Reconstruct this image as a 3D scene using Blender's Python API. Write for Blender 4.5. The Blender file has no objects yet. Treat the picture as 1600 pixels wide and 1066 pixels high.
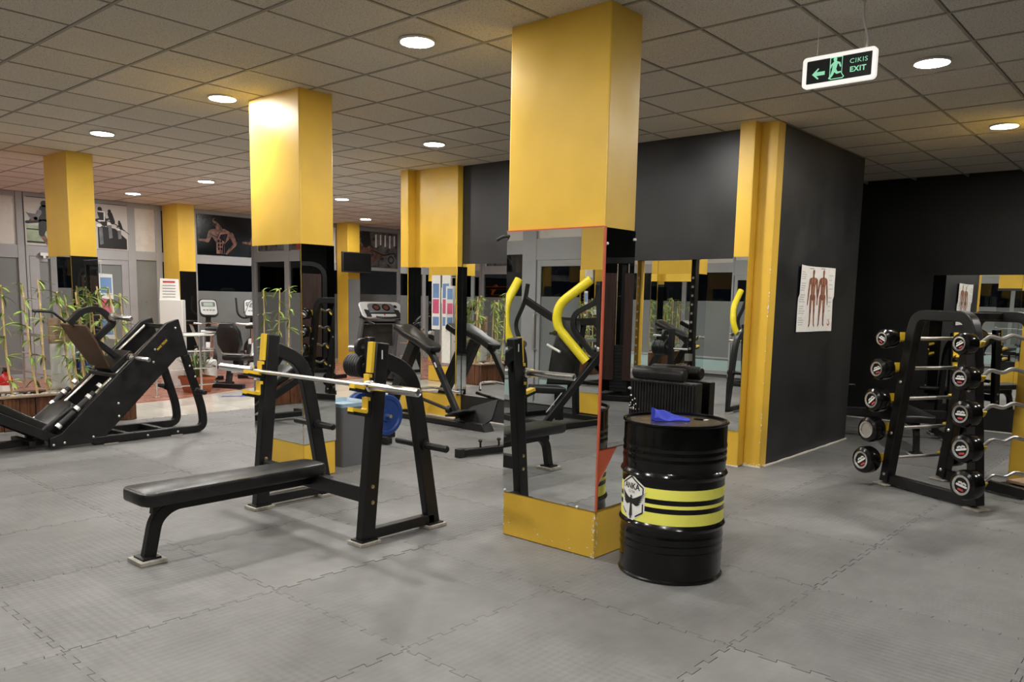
import bpy, bmesh, math, random
from mathutils import Vector, Matrix
random.seed(7)
scene = bpy.context.scene
COL = scene.collection
PI = math.pi

# ------------------------------------------------------------------ camera, world, exposure
def make_camera():
    cam = bpy.data.cameras.new('camera')
    o = bpy.data.objects.new('camera', cam)
    COL.objects.link(o)
    f, yaw, pitch, roll, cx, cy = 1248.32, 0.8522, 0.1276, -0.0195, 799.6, 628.7
    cyw, syw = math.cos(yaw), math.sin(yaw)
    fwd = Vector((syw*math.cos(pitch), cyw*math.cos(pitch), -math.sin(pitch)))
    right = Vector((cyw, -syw, 0)); down = fwd.cross(right)
    r2 = right*math.cos(roll) + down*math.sin(roll)
    d2 = -right*math.sin(roll) + down*math.cos(roll)
    m = Matrix((r2, -d2, -fwd)).transposed().to_4x4()
    m.translation = Vector((0, 0, 1.515))
    o.matrix_world = m
    cam.sensor_fit = 'HORIZONTAL'; cam.sensor_width = 36
    cam.lens = f/1600*36
    cam.shift_x = (800-cx)/1600
    cam.shift_y = (cy-533)/1600
    cam.clip_start = .05; cam.clip_end = 100
    scene.camera = o
make_camera()
w = bpy.data.worlds.new('night'); scene.world = w; w.use_nodes = True
w.node_tree.nodes['Background'].inputs[0].default_value = (.010, .012, .018, 1)
w.node_tree.nodes['Background'].inputs[1].default_value = .35
vs = scene.view_settings
vs.view_transform = 'Standard'; vs.look = 'None'; vs.gamma = 1; vs.use_curve_mapping = False
vs.exposure = 0.66
LAMP = 250.0
LAMP_COL = (1.0, .975, .935)
scene.cycles.max_bounces = 10
scene.cycles.diffuse_bounces = 4
scene.cycles.glossy_bounces = 6
scene.cycles.transparent_max_bounces = 12
scene.cycles.caustics_reflective = False
scene.cycles.caustics_refractive = False
scene.cycles.sample_clamp_indirect = 6
scene.cycles.use_light_tree = True
CH = 3.134                     # ceiling height


# ------------------------------------------------------------------ materials
def lin(c):
    c = c/255
    return c/12.92 if c <= .04045 else ((c+.055)/1.055)**2.4
def rgb(h):
    return tuple(lin(int(h[i:i+2], 16)) for i in (0, 2, 4)) + (1,)
MATS = {}
def mat(name, col, rough=.5, metal=0, noise=0, nscale=6, bump=0, bscale=40, spec=.5, emit=None, estr=0, detail=4, coat=0, objvar=0):
    if name in MATS: return MATS[name]
    m = bpy.data.materials.new(name); m.use_nodes = True
    nt = m.node_tree; N = nt.nodes; L = nt.links
    b = N['Principled BSDF']
    c = rgb(col) if isinstance(col, str) else tuple(col) + (1,)
    b.inputs['Base Color'].default_value = c
    b.inputs['Roughness'].default_value = rough
    b.inputs['Metallic'].default_value = metal
    b.inputs['Specular IOR Level'].default_value = spec
    if coat: b.inputs['Coat Weight'].default_value = coat; b.inputs['Coat Roughness'].default_value = .15
    tc = N.new('ShaderNodeTexCoord')
    last = None
    if noise or objvar:
        hs = N.new('ShaderNodeHueSaturation'); hs.inputs['Color'].default_value = c
        if noise:
            t = N.new('ShaderNodeTexNoise'); t.inputs['Scale'].default_value = nscale; t.inputs['Detail'].default_value = detail
            L.new(tc.outputs['Object'], t.inputs['Vector'])
            mr = N.new('ShaderNodeMapRange'); mr.inputs[1].default_value = .3; mr.inputs[2].default_value = .7
            mr.inputs[3].default_value = 1-noise; mr.inputs[4].default_value = 1+noise
            L.new(t.outputs['Fac'], mr.inputs[0]); last = mr.outputs[0]
            mr2 = N.new('ShaderNodeMapRange'); mr2.inputs[1].default_value = .3; mr2.inputs[2].default_value = .7
            mr2.inputs[3].default_value = max(.02, rough-.08); mr2.inputs[4].default_value = min(1, rough+.08)
            L.new(t.outputs['Fac'], mr2.inputs[0]); L.new(mr2.outputs[0], b.inputs['Roughness'])
        if objvar:
            oi = N.new('ShaderNodeObjectInfo')
            mo = N.new('ShaderNodeMapRange'); mo.inputs[3].default_value = 1-objvar; mo.inputs[4].default_value = 1+objvar
            L.new(oi.outputs['Random'], mo.inputs[0])
            if last:
                mm = N.new('ShaderNodeMath'); mm.operation = 'MULTIPLY'
                L.new(last, mm.inputs[0]); L.new(mo.outputs[0], mm.inputs[1]); last = mm.outputs[0]
            else: last = mo.outputs[0]
        L.new(last, hs.inputs['Value']); L.new(hs.outputs[0], b.inputs['Base Color'])
    if bump:
        t2 = N.new('ShaderNodeTexNoise'); t2.inputs['Scale'].default_value = bscale; t2.inputs['Detail'].default_value = 3
        L.new(tc.outputs['Object'], t2.inputs['Vector'])
        bp = N.new('ShaderNodeBump'); bp.inputs['Strength'].default_value = bump; bp.inputs['Distance'].default_value = .01
        L.new(t2.outputs['Fac'], bp.inputs['Height']); L.new(bp.outputs[0], b.inputs['Normal'])
    if emit:
        b.inputs['Emission Color'].default_value = rgb(emit) if isinstance(emit, str) else tuple(emit)+(1,)
        b.inputs['Emission Strength'].default_value = estr
    MATS[name] = m
    return m
def mat_wood(name, c1, c2, scale=(1, 1, 12), rough=.6):
    m = bpy.data.materials.new(name); m.use_nodes = True; nt = m.node_tree; N = nt.nodes; L = nt.links
    b = N['Principled BSDF']; b.inputs['Roughness'].default_value = rough
    tc = N.new('ShaderNodeTexCoord'); mp = N.new('ShaderNodeMapping'); mp.inputs['Scale'].default_value = scale
    t = N.new('ShaderNodeTexNoise'); t.inputs['Scale'].default_value = 5; t.inputs['Detail'].default_value = 6; t.inputs['Distortion'].default_value = .6
    r = N.new('ShaderNodeValToRGB'); r.color_ramp.elements[0].position = .3; r.color_ramp.elements[1].position = .7
    r.color_ramp.elements[0].color = rgb(c1); r.color_ramp.elements[1].color = rgb(c2)
    L.new(tc.outputs['Object'], mp.inputs[0]); L.new(mp.outputs[0], t.inputs['Vector']); L.new(t.outputs['Fac'], r.inputs[0]); L.new(r.outputs[0], b.inputs['Base Color'])
    bp = N.new('ShaderNodeBump'); bp.inputs['Strength'].default_value = .25; L.new(t.outputs['Fac'], bp.inputs['Height']); L.new(bp.outputs[0], b.inputs['Normal'])
    return m
def mat_glass(name, tint=(.55, .58, .58), fres=1.45):
    m = bpy.data.materials.new(name); m.use_nodes = True; nt = m.node_tree; N = nt.nodes; L = nt.links
    N.clear()
    out = N.new('ShaderNodeOutputMaterial'); mx = N.new('ShaderNodeMixShader')
    tr = N.new('ShaderNodeBsdfTransparent'); tr.inputs[0].default_value = tint + (1,)
    gl = N.new('ShaderNodeBsdfGlossy'); gl.inputs['Roughness'].default_value = .01
    fr = N.new('ShaderNodeFresnel'); fr.inputs[0].default_value = fres
    L.new(fr.outputs[0], mx.inputs[0]); L.new(tr.outputs[0], mx.inputs[1]); L.new(gl.outputs[0], mx.inputs[2]); L.new(mx.outputs[0], out.inputs[0])
    return m
def mat_rubber():
    m = bpy.data.materials.new('rubber_mat'); m.use_nodes = True; nt = m.node_tree; N = nt.nodes; L = nt.links
    b = N['Principled BSDF']; b.inputs['Specular IOR Level'].default_value = .4
    ge = N.new('ShaderNodeNewGeometry'); oi = N.new('ShaderNodeObjectInfo')
    n1 = N.new('ShaderNodeTexNoise'); n1.inputs['Scale'].default_value = 1.3; n1.inputs['Detail'].default_value = 6; n1.inputs['Roughness'].default_value = .6
    n2 = N.new('ShaderNodeTexNoise'); n2.inputs['Scale'].default_value = 9; n2.inputs['Detail'].default_value = 5
    L.new(ge.outputs['Position'], n1.inputs['Vector']); L.new(ge.outputs['Position'], n2.inputs['Vector'])
    r = N.new('ShaderNodeValToRGB'); e = r.color_ramp.elements
    e[0].position = .30; e[0].color = (.112, .110, .107, 1); e[1].position = .70; e[1].color = (.222, .219, .211, 1)
    mx = N.new('ShaderNodeMath'); mx.operation = 'MULTIPLY_ADD'; mx.inputs[1].default_value = .75
    ml = N.new('ShaderNodeMath'); ml.operation = 'MULTIPLY'; ml.inputs[1].default_value = .25
    L.new(n2.outputs['Fac'], ml.inputs[0]); L.new(n1.outputs['Fac'], mx.inputs[0]); L.new(ml.outputs[0], mx.inputs[2]); L.new(mx.outputs[0], r.inputs[0])
    hs = N.new('ShaderNodeHueSaturation'); mo = N.new('ShaderNodeMapRange'); mo.inputs[3].default_value = .86; mo.inputs[4].default_value = 1.12
    L.new(oi.outputs['Random'], mo.inputs[0]); L.new(mo.outputs[0], hs.inputs['Value']); L.new(r.outputs[0], hs.inputs['Color']); L.new(hs.outputs[0], b.inputs['Base Color'])
    rr = N.new('ShaderNodeMapRange'); rr.inputs[3].default_value = .42; rr.inputs[4].default_value = .62
    L.new(n1.outputs['Fac'], rr.inputs[0]); L.new(rr.outputs[0], b.inputs['Roughness'])
    # small raised basket-weave relief pressed into the rubber
    mp = N.new('ShaderNodeMapping'); mp.inputs['Rotation'].default_value = (0, 0, PI/4)
    L.new(ge.outputs['Position'], mp.inputs[0])
    sp = N.new('ShaderNodeSeparateXYZ'); L.new(mp.outputs[0], sp.inputs[0]); sn = []
    for ax in (0, 1):
        k = N.new('ShaderNodeMath'); k.operation = 'MULTIPLY'; k.inputs[1].default_value = 2*PI/.056; L.new(sp.outputs[ax], k.inputs[0])
        q = N.new('ShaderNodeMath'); q.operation = 'SINE'; L.new(k.outputs[0], q.inputs[0]); sn.append(q)
    pr_ = N.new('ShaderNodeMath'); pr_.operation = 'MULTIPLY'; L.new(sn[0].outputs[0], pr_.inputs[0]); L.new(sn[1].outputs[0], pr_.inputs[1])
    n3 = N.new('ShaderNodeTexNoise'); n3.inputs['Scale'].default_value = .9; L.new(ge.outputs['Position'], n3.inputs['Vector'])
    m3 = N.new('ShaderNodeMapRange'); m3.inputs[1].default_value = .40; m3.inputs[2].default_value = .62; L.new(n3.outputs['Fac'], m3.inputs[0])
    ht = N.new('ShaderNodeMath'); ht.operation = 'MULTIPLY'; L.new(pr_.outputs[0], ht.inputs[0]); L.new(m3.outputs[0], ht.inputs[1])
    bp = N.new('ShaderNodeBump'); bp.inputs['Strength'].default_value = .7; bp.inputs['Distance'].default_value = .0022
    L.new(ht.outputs[0], bp.inputs['Height'])
    b2 = N.new('ShaderNodeBump'); b2.inputs['Strength'].default_value = .25; b2.inputs['Distance'].default_value = .01
    L.new(n2.outputs['Fac'], b2.inputs['Height']); L.new(bp.outputs[0], b2.inputs['Normal']); L.new(b2.outputs[0], b.inputs['Normal'])
    return m
def mat_ceiling():
    m = bpy.data.materials.new('mineral_tile'); m.use_nodes = True; nt = m.node_tree; N = nt.nodes; L = nt.links
    b = N['Principled BSDF']; b.inputs['Roughness'].default_value = .85
    ge = N.new('ShaderNodeNewGeometry'); oi = N.new('ShaderNodeObjectInfo')
    n1 = N.new('ShaderNodeTexNoise'); n1.inputs['Scale'].default_value = 110; n1.inputs['Detail'].default_value = 2
    L.new(ge.outputs['Position'], n1.inputs['Vector'])
    r = N.new('ShaderNodeValToRGB'); e = r.color_ramp.elements
    e[0].position = .36; e[0].color = (.46, .435, .39, 1); e[1].position = .46; e[1].color = (.74, .705, .645, 1)
    L.new(n1.outputs['Fac'], r.inputs[0])
    hs = N.new('ShaderNodeHueSaturation'); mo = N.new('ShaderNodeMapRange'); mo.inputs[3].default_value = .95; mo.inputs[4].default_value = 1.04
    L.new(oi.outputs['Random'], mo.inputs[0]); L.new(mo.outputs[0], hs.inputs['Value']); L.new(r.outputs[0], hs.inputs['Color']); L.new(hs.outputs[0], b.inputs['Base Color'])
    bp = N.new('ShaderNodeBump'); bp.inputs['Strength'].default_value = .2; bp.inputs['Distance'].default_value = .003
    L.new(n1.outputs['Fac'], bp.inputs['Height']); L.new(bp.outputs[0], b.inputs['Normal'])
    return m
M_RUB = mat_rubber(); M_CEIL = mat_ceiling()
M_BLK = mat('black_powder_coat', (.0065, .0065, .007), .40, noise=.25, nscale=9, bump=.06, bscale=300, spec=.4)
M_PAD = mat('black_vinyl', (.008, .008, .008), .36, noise=.3, nscale=14, bump=.12, bscale=60)
M_RUBB = mat('black_rubber', (.008, .008, .008), .45)
M_GLOSS = mat('black_gloss', (.004, .004, .004), .16, noise=.3, nscale=8, spec=.4)
M_DALU = mat('dark_silver', (.13, .13, .135), .4, .3)
M_CHR = mat('chrome', (.82, .82, .81), .22, 1)
M_STEEL = mat('brushed_steel', (.70, .69, .67), .34, 1)
M_YEL = mat('yellow_wall_paint', (.76, .47, .05), .40, noise=.09, nscale=2.2, bump=.18, bscale=7, spec=.5)
M_YPAR = mat('yellow_part', (.85, .56, .04), .4, noise=.05)
M_YCOAT = mat('yellow_gloss_coat', (.86, .70, .03), .22, noise=.04)
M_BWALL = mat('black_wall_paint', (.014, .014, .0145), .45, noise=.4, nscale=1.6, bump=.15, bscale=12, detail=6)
M_BWALL2 = mat('darker_black_wall', (.005, .005, .005), .5, noise=.4, nscale=1.6, bump=.15, bscale=12)  # darker black used on the end wall and recess
M_MIR = mat('mirror_silver', (.82, .84, .83), .0, 1)
M_GRN = mat('mirror_edge', (.30, .33, .31), .2, .6)
M_ALU = mat('grey_aluminium', (.36, .368, .375), .45, noise=.05, nscale=3)
M_FROST = mat('frosted_film', (.20, .215, .213), .35, noise=.06, nscale=2)
M_TEAL = mat('pale_teal_film', (.42, .56, .55), .4)
M_WHITE = mat('white_panel', (.66, .63, .58), .3, noise=.03, nscale=2)
M_PAPER = mat('paper', (.84, .82, .78), .6, noise=.05, nscale=20)
M_GLASS = mat_glass('night_glass')
M_WOOD = mat_wood('dark_planter_wood', '2e170b', '7a4a28', (9, 9, .7))
M_WOOD2 = mat_wood('light_wood', '7d6550', 'a58a70', (1, 8, 8))
M_BAM = mat('bamboo_culm', (.62, .44, .20), .45, noise=.2, nscale=12)
M_LEAF = mat('bamboo_leaf', (.27, .38, .08), .5, noise=.5, nscale=3, objvar=.5)
M_RED = mat('red_brown_floor', (.40, .17, .12), .3, noise=.2, nscale=3)
M_CREAM = mat('polished_stone', (.68, .65, .58), .08, noise=.10, nscale=1.4)
M_SKIRT = mat('white_sealant', (.72, .68, .60), .6, noise=.1, nscale=20)
M_ORL = mat('orange_red_edge', (.52, .10, .045), .5)
M_FOOT = mat('worn_beige_pad', (.38, .355, .30), .6, noise=.3, nscale=25)
M_GOLD = mat('brass_bolt', (.70, .52, .28), .3, 1)
M_SILV = mat('silver_plastic', (.48, .48, .47), .35, noise=.05)
M_WPL = mat('white_plastic', (.72, .71, .68), .35)
M_BROWN = mat('brown_plate', (.075, .040, .022), .5, noise=.25, nscale=5, bump=.1, bscale=120)
M_TERR = mat('terracotta', (.36, .10, .035), .5, noise=.15)
M_BLUE = mat('blue_rubber', (.012, .05, .22), .4, noise=.15)
M_CLOTH = mat('royal_blue_cloth', (.035, .055, .52), .75, noise=.15, nscale=30)
M_GREY = mat('grey_bin_plastic', (.11, .115, .12), .5)
M_LBLUE = mat('light_blue_bag', (.30, .45, .55), .3)
M_GREEN = mat('photoluminescent_green', (.33, .85, .55), .5, emit=(.33, .85, .55), estr=.35)
M_SIGNB = mat('sign_black', (.01, .013, .013), .35)
M_SIGNW = mat('sign_white_glow', (.75, .73, .70), .35, emit=(1, .96, .9), estr=.5)  # slight glow put in to whiten the sign frame, which is no lamp
M_INKB = mat('ink_black', (.012, .012, .012), .5)
M_INKG = mat('ink_grey', (.35, .34, .32), .6)
M_INKR = mat('ink_red', (.5, .05, .05), .6)
M_MUSC = mat('muscle_brown', (.22, .075, .04), .6, noise=.6, nscale=60)
M_SKIN = mat('print_skin', (.13, .06, .042), .4, noise=.9, nscale=14)
M_LAMP = mat('lamp_diffuser', (1, 1, 1), .5, emit=LAMP_COL, estr=LAMP)
M_ORANGE = mat('orange_enamel', (.55, .16, .03), .4)
M_TAPE = mat('yellow_tape', (.95, .92, .15), .5, noise=.04)
M_SCREEN = mat('black_screen', (.004, .004, .004), .08)
M_GROUND = mat('night_asphalt', (.03, .03, .03), .8)

# ------------------------------------------------------------------ mesh building
class MB:
    def __init__(s, off=(0, 0, 0)):
        s.v = []; s.f = []; s.o = Vector(off); s.k = []
    def add(s, vs, fs):
        n = len(s.v); s.k.append((n, len(s.f)))
        s.v += [tuple(Vector(v)-s.o) for v in vs]
        s.f += [tuple(i+n for i in f) for f in fs]
        return s
    def box(s, a, b, m=None):
        x0, y0, z0 = a; x1, y1, z1 = b
        vs = [(x0, y0, z0), (x1, y0, z0), (x1, y1, z0), (x0, y1, z0), (x0, y0, z1), (x1, y0, z1), (x1, y1, z1), (x0, y1, z1)]
        if m: vs = [m @ Vector(v) for v in vs]
        return s.add(vs, [(0, 3, 2, 1), (4, 5, 6, 7), (0, 1, 5, 4), (1, 2, 6, 5), (2, 3, 7, 6), (3, 0, 4, 7)])
    def beam(s, p0, p1, w, h, n=(0, 0, 1)):
        return s.sweep([p0, p1], w, h, n)
    def sweep(s, pts, w, h, n, closed=False):
        """rectangular tube; n = approximate plane normal, h measured along n, w across"""
        P = [Vector(p) for p in pts]; k = len(P); n = Vector(n).normalized(); vs = []; fs = []
        for i in range(k):
            if i == 0: t = P[1]-P[0]; sc = 1
            elif i == k-1: t = P[-1]-P[-2]; sc = 1
            else:
                a = (P[i]-P[i-1]).normalized(); b = (P[i+1]-P[i]).normalized(); t = a+b
                sc = 1/max(.35, math.sqrt(max(0, (1+a.dot(b))/2)))
            t = t.normalized(); side = n.cross(t).normalized(); nn = t.cross(side).normalized()
            ww = w[i] if isinstance(w, (list, tuple)) else w
            a = side*ww/2*sc; b = nn*h/2
            vs += [P[i]-a-b, P[i]+a-b, P[i]+a+b, P[i]-a+b]
        for i in range(k-1):
            q = 4*i
            for j in range(4):
                fs.append((q+j, q+(j+1) % 4, q+4+(j+1) % 4, q+4+j))
        fs += [(3, 2, 1, 0), tuple(4*(k-1)+j for j in range(4))]
        return s.add(vs, fs)
    def tube(s, pts, r, n=10, cap=True):
        P = [Vector(p) for p in pts]; k = len(P); vs = []; fs = []
        t0 = (P[1]-P[0]).normalized()
        up = Vector((0, 0, 1)) if abs(t0.z) < .9 else Vector((1, 0, 0))
        a = t0.cross(up).normalized()
        for i in range(k):
            if i == 0: t = P[1]-P[0]
            elif i == k-1: t = P[-1]-P[-2]
            else: t = (P[i]-P[i-1]).normalized()+(P[i+1]-P[i]).normalized()
            t = t.normalized(); a = (a-t*a.dot(t)).normalized(); b = t.cross(a)
            rr = r[i] if isinstance(r, (list, tuple)) else r
            for j in range(n):
                th = 2*PI*j/n; vs.append(P[i]+a*rr*math.cos(th)+b*rr*math.sin(th))
        for i in range(k-1):
            for j in range(n):
                fs.append((i*n+j, i*n+(j+1) % n, (i+1)*n+(j+1) % n, (i+1)*n+j))
        if cap: fs += [tuple(range(n-1, -1, -1)), tuple((k-1)*n+j for j in range(n))]
        return s.add(vs, fs)
    def lathe(s, prof, c=(0, 0, 0), axis=(0, 0, 1), n=24, cap=True):
        """prof: list of (r, h) along axis"""
        c = Vector(c); ax = Vector(axis).normalized()
        up = Vector((0, 0, 1)) if abs(ax.z) < .9 else Vector((1, 0, 0))
        a = ax.cross(up).normalized(); b = ax.cross(a)
        vs = []; fs = []; k = len(prof)
        for r, h in prof:
            for j in range(n):
                th = 2*PI*j/n; vs.append(c+ax*h+(a*math.cos(th)+b*math.sin(th))*r)
        for i in range(k-1):
            for j in range(n):
                fs.append((i*n+j, i*n+(j+1) % n, (i+1)*n+(j+1) % n, (i+1)*n+j))
        if cap and prof[0][0] > 1e-4: fs.append(tuple(range(n-1, -1, -1)))
        if cap and prof[-1][0] > 1e-4: fs.append(tuple((k-1)*n+j for j in range(n)))
        return s.add(vs, fs)
    def cyl(s, p0, p1, r, n=14): return s.tube([p0, p1], r, n)
    def prism(s, poly, o, u, v, t):
        """polygon (2D list) in plane o + a*u + b*v, thickness t along u x v (centred)"""
        o, u, v = Vector(o), Vector(u), Vector(v); nn = u.cross(v).normalized()*t/2; k = len(poly)
        A = [o+u*a+v*b-nn for a, b in poly]; B = [o+u*a+v*b+nn for a, b in poly]
        return s.add(A+B, [tuple(range(k-1, -1, -1)), tuple(range(k, 2*k))]+[(i, (i+1) % k, k+(i+1) % k, k+i) for i in range(k)])
    def pad(s, poly, o, u, v, t, r=.02, steps=3):
        """cushion: polygon outline with rounded top and bottom edges, thickness t along u x v"""
        o, u, v = Vector(o), Vector(u), Vector(v); nn = u.cross(v).normalized(); k = len(poly)
        cx = sum(p[0] for p in poly)/k; cy = sum(p[1] for p in poly)/k
        def ring(ins, h):
            out = []
            for a, b in poly:
                d = math.hypot(a-cx, b-cy) or 1
                f = max(0, (d-ins)/d)
                out.append(o+u*(cx+(a-cx)*f)+v*(cy+(b-cy)*f)+nn*h)
            return out
        rings = []
        for i in range(steps+1):
            th = PI/2*i/steps; rings.append(ring(r*(1-math.sin(th)), -t/2+r*(1-math.cos(th))))
        for i in range(steps+1):
            th = PI/2*i/steps; rings.append(ring(r*(1-math.cos(th)), t/2-r*(1-math.sin(th))))
        vs = [p for q in rings for p in q]; fs = []
        for i in range(len(rings)-1):
            for j in range(k): fs.append((i*k+j, i*k+(j+1) % k, (i+1)*k+(j+1) % k, (i+1)*k+j))
        fs += [tuple(range(k-1, -1, -1)), tuple((len(rings)-1)*k+j for j in range(k))]
        return s.add(vs, fs)
    def ball(s, c, r, n=12, m=8, sc=(1, 1, 1)):
        c = Vector(c); vs = []; fs = []
        for i in range(m+1):
            ph = PI*i/m
            for j in range(n):
                th = 2*PI*j/n
                vs.append((c.x+r*sc[0]*math.sin(ph)*math.cos(th), c.y+r*sc[1]*math.sin(ph)*math.sin(th), c.z+r*sc[2]*math.cos(ph)))
        for i in range(m):
            for j in range(n): fs.append((i*n+j, (i+1)*n+j, (i+1)*n+(j+1) % n, i*n+(j+1) % n))
        return s.add(vs, fs)
    def mesh(s, name, m, smooth=True, fix=True):
        me = bpy.data.meshes.new(name); me.from_pydata(s.v, [], s.f)
        if fix:
            bm = bmesh.new(); bm.from_mesh(me)
            bmesh.ops.remove_doubles(bm, verts=bm.verts, dist=1e-6)
            bmesh.ops.recalc_face_normals(bm, faces=bm.faces); bm.to_mesh(me); bm.free()
        me.materials.append(m)
        if smooth and len(me.polygons):
            me.polygons.foreach_set('use_smooth', [True]*len(me.polygons)); me.set_sharp_from_angle(angle=math.radians(32))
        me.update()
        return me
def part(name, mb, m, parent=None, bevel=0, label=None, kind=None, smooth=True, fix=True, split=False):
    if split and len(mb.k) > 1:                          # every added solid becomes a part of its own
        ends = mb.k[1:]+[(len(mb.v), len(mb.f))]
        for (a, b), (c, d) in zip(mb.k, ends):
            q = MB(); q.v = mb.v[a:c]; q.f = [tuple(i-a for i in f) for f in mb.f[b:d]]
            o = part(name, q, m, parent, bevel, label, kind, smooth, fix)
        return o
    o = bpy.data.objects.new(name, mb.mesh(name, m, smooth, fix)); COL.objects.link(o)
    if parent: o.parent = parent
    if bevel:
        b = o.modifiers.new('bevel', 'BEVEL'); b.width = bevel; b.segments = 2; b.limit_method = 'ANGLE'; b.angle_limit = math.radians(40)
    if label: o['label'] = label
    if kind: o['kind'] = kind
    return o
def tag(o, label, cat, group=None):
    o['label'] = label; o['category'] = cat
    if group: o['group'] = group
    return o
def thing(name, label, cat, loc=(0, 0, 0), rz=0, group=None):
    o = bpy.data.objects.new(name, None); COL.objects.link(o); o.empty_display_size = .1
    o.location = loc; o.rotation_euler = (0, 0, rz)
    return tag(o, label, cat, group)
def struct(name, mb=None, m=None, **k):
    if mb is None:
        o = bpy.data.objects.new(name, None); COL.objects.link(o)
    else: o = part(name, mb, m, **k)
    o['kind'] = 'structure'
    return o
def share(name, o, parent, loc=(0, 0, 0), rot=(0, 0, 0), scale=(1, 1, 1)):
    c = bpy.data.objects.new(name, o.data if hasattr(o, 'data') and not isinstance(o, bpy.types.Mesh) else o); COL.objects.link(c)
    c.parent = parent; c.location = loc; c.rotation_euler = rot; c.scale = scale
    return c
def copy_tree(o, parent=None):
    c = o.copy(); COL.objects.link(c); c.parent = parent
    for ch in list(o.children): copy_tree(ch, c)
    return c
def fillet(pts, rad, n=7):
    P = [Vector(p) for p in pts]; out = [P[0]]
    for i in range(1, len(P)-1):
        a = (P[i-1]-P[i]); b = (P[i+1]-P[i]); r = rad[i-1] if isinstance(rad, (list, tuple)) else rad
        r = min(r, a.length*.49 if i > 1 else a.length*.95, b.length*.49 if i < len(P)-2 else b.length*.95)
        a = P[i]+a.normalized()*r; b = P[i]+b.normalized()*r
        for k in range(n+1):
            t = k/n; out.append(a*(1-t)**2+P[i]*2*t*(1-t)+b*t*t)
    out.append(P[-1]); return out
def rrect(w, h, r, n=4, cx=0, cy=0):
    out = []
    for sx, sy, a0 in ((1, 1, 0), (-1, 1, 90), (-1, -1, 180), (1, -1, 270)):
        for k in range(n+1):
            a = math.radians(a0+90*k/n); out.append((cx+sx*(w/2-r)+r*math.cos(a), cy+sy*(h/2-r)+r*math.sin(a)))
    return out
class Print:
    """flat print: polygons laid on a surface, warp(u, v, layer) -> 3D"""
    def __init__(s, warp=None, o=None, u=None, v=None, off=(0, 0, 0), maxlen=None):
        s.off = off; s.maxlen = maxlen
        if warp is None:
            o, u, v = Vector(o), Vector(u), Vector(v); nn = u.cross(v).normalized()
            warp = lambda a, b, l: o+u*a+v*b+nn*l
        s.w = warp; s.m = {}
    def mb(s, m): return s.m.setdefault(m.name, (MB(s.off), m))[0]
    def poly(s, pts, m, layer=.0006):
        bm = bmesh.new(); vs = [bm.verts.new((a, b, 0)) for a, b in pts]
        bm.faces.new(vs); bmesh.ops.triangulate(bm, faces=bm.faces)
        if s.maxlen:
            for _ in range(8):
                e = [e for e in bm.edges if e.calc_length() > s.maxlen]
                if not e: break
                bmesh.ops.subdivide_edges(bm, edges=e, cuts=1); bmesh.ops.triangulate(bm, faces=bm.faces)
        bm.verts.index_update()
        s.mb(m).add([s.w(v.co.x, v.co.y, layer) for v in bm.verts], [tuple(v.index for v in f.verts) for f in bm.faces]); bm.free()
    def circle(s, c, r, m, layer=.0006, n=16, ry=None):
        s.poly([(c[0]+r*math.cos(2*PI*i/n), c[1]+(ry or r)*math.sin(2*PI*i/n)) for i in range(n)], m, layer)
    def cap(s, p0, p1, r0, r1, m, layer=.0006, n=5):
        dx, dy = p1[0]-p0[0], p1[1]-p0[1]; a = math.atan2(dy, dx)
        s.poly([(p0[0]+r0*math.cos(a+PI/2+PI*i/n), p0[1]+r0*math.sin(a+PI/2+PI*i/n)) for i in range(n+1)] +
               [(p1[0]+r1*math.cos(a-PI/2+PI*i/n), p1[1]+r1*math.sin(a-PI/2+PI*i/n)) for i in range(n+1)], m, layer)
    def line(s, pts, wd, m, layer=.0006):
        for a, b in zip(pts[:-1], pts[1:]): s.cap(a, b, wd/2, wd/2, m, layer, 3)
    def text(s, txt, c, size, m, layer=.0009, bold=0, sx=1, rot=0, space=1):
        cu = bpy.data.curves.new('t', 'FONT'); cu.body = txt; cu.size = size; cu.align_x = 'CENTER'; cu.align_y = 'CENTER'; cu.offset = bold; cu.space_character = space; cu.resolution_u = 3
        o = bpy.data.objects.new('t', cu); COL.objects.link(o)
        dg = bpy.context.evaluated_depsgraph_get(); me = o.evaluated_get(dg).to_mesh()
        cr, sr = math.cos(rot), math.sin(rot)
        pts = [s.w(c[0]+(v.co.x*sx*cr-v.co.y*sr), c[1]+(v.co.x*sx*sr+v.co.y*cr), layer) for v in me.vertices]
        s.mb(m).add(pts, [tuple(p.vertices) for p in me.polygons])
        o.evaluated_get(dg).to_mesh_clear(); bpy.data.objects.remove(o); bpy.data.curves.remove(cu)
    def build(s, names, parent):
        return [part(names.get(k, 'print'), mb, m, parent, smooth=False, fix=False) for k, (mb, m) in s.m.items()]

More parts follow.
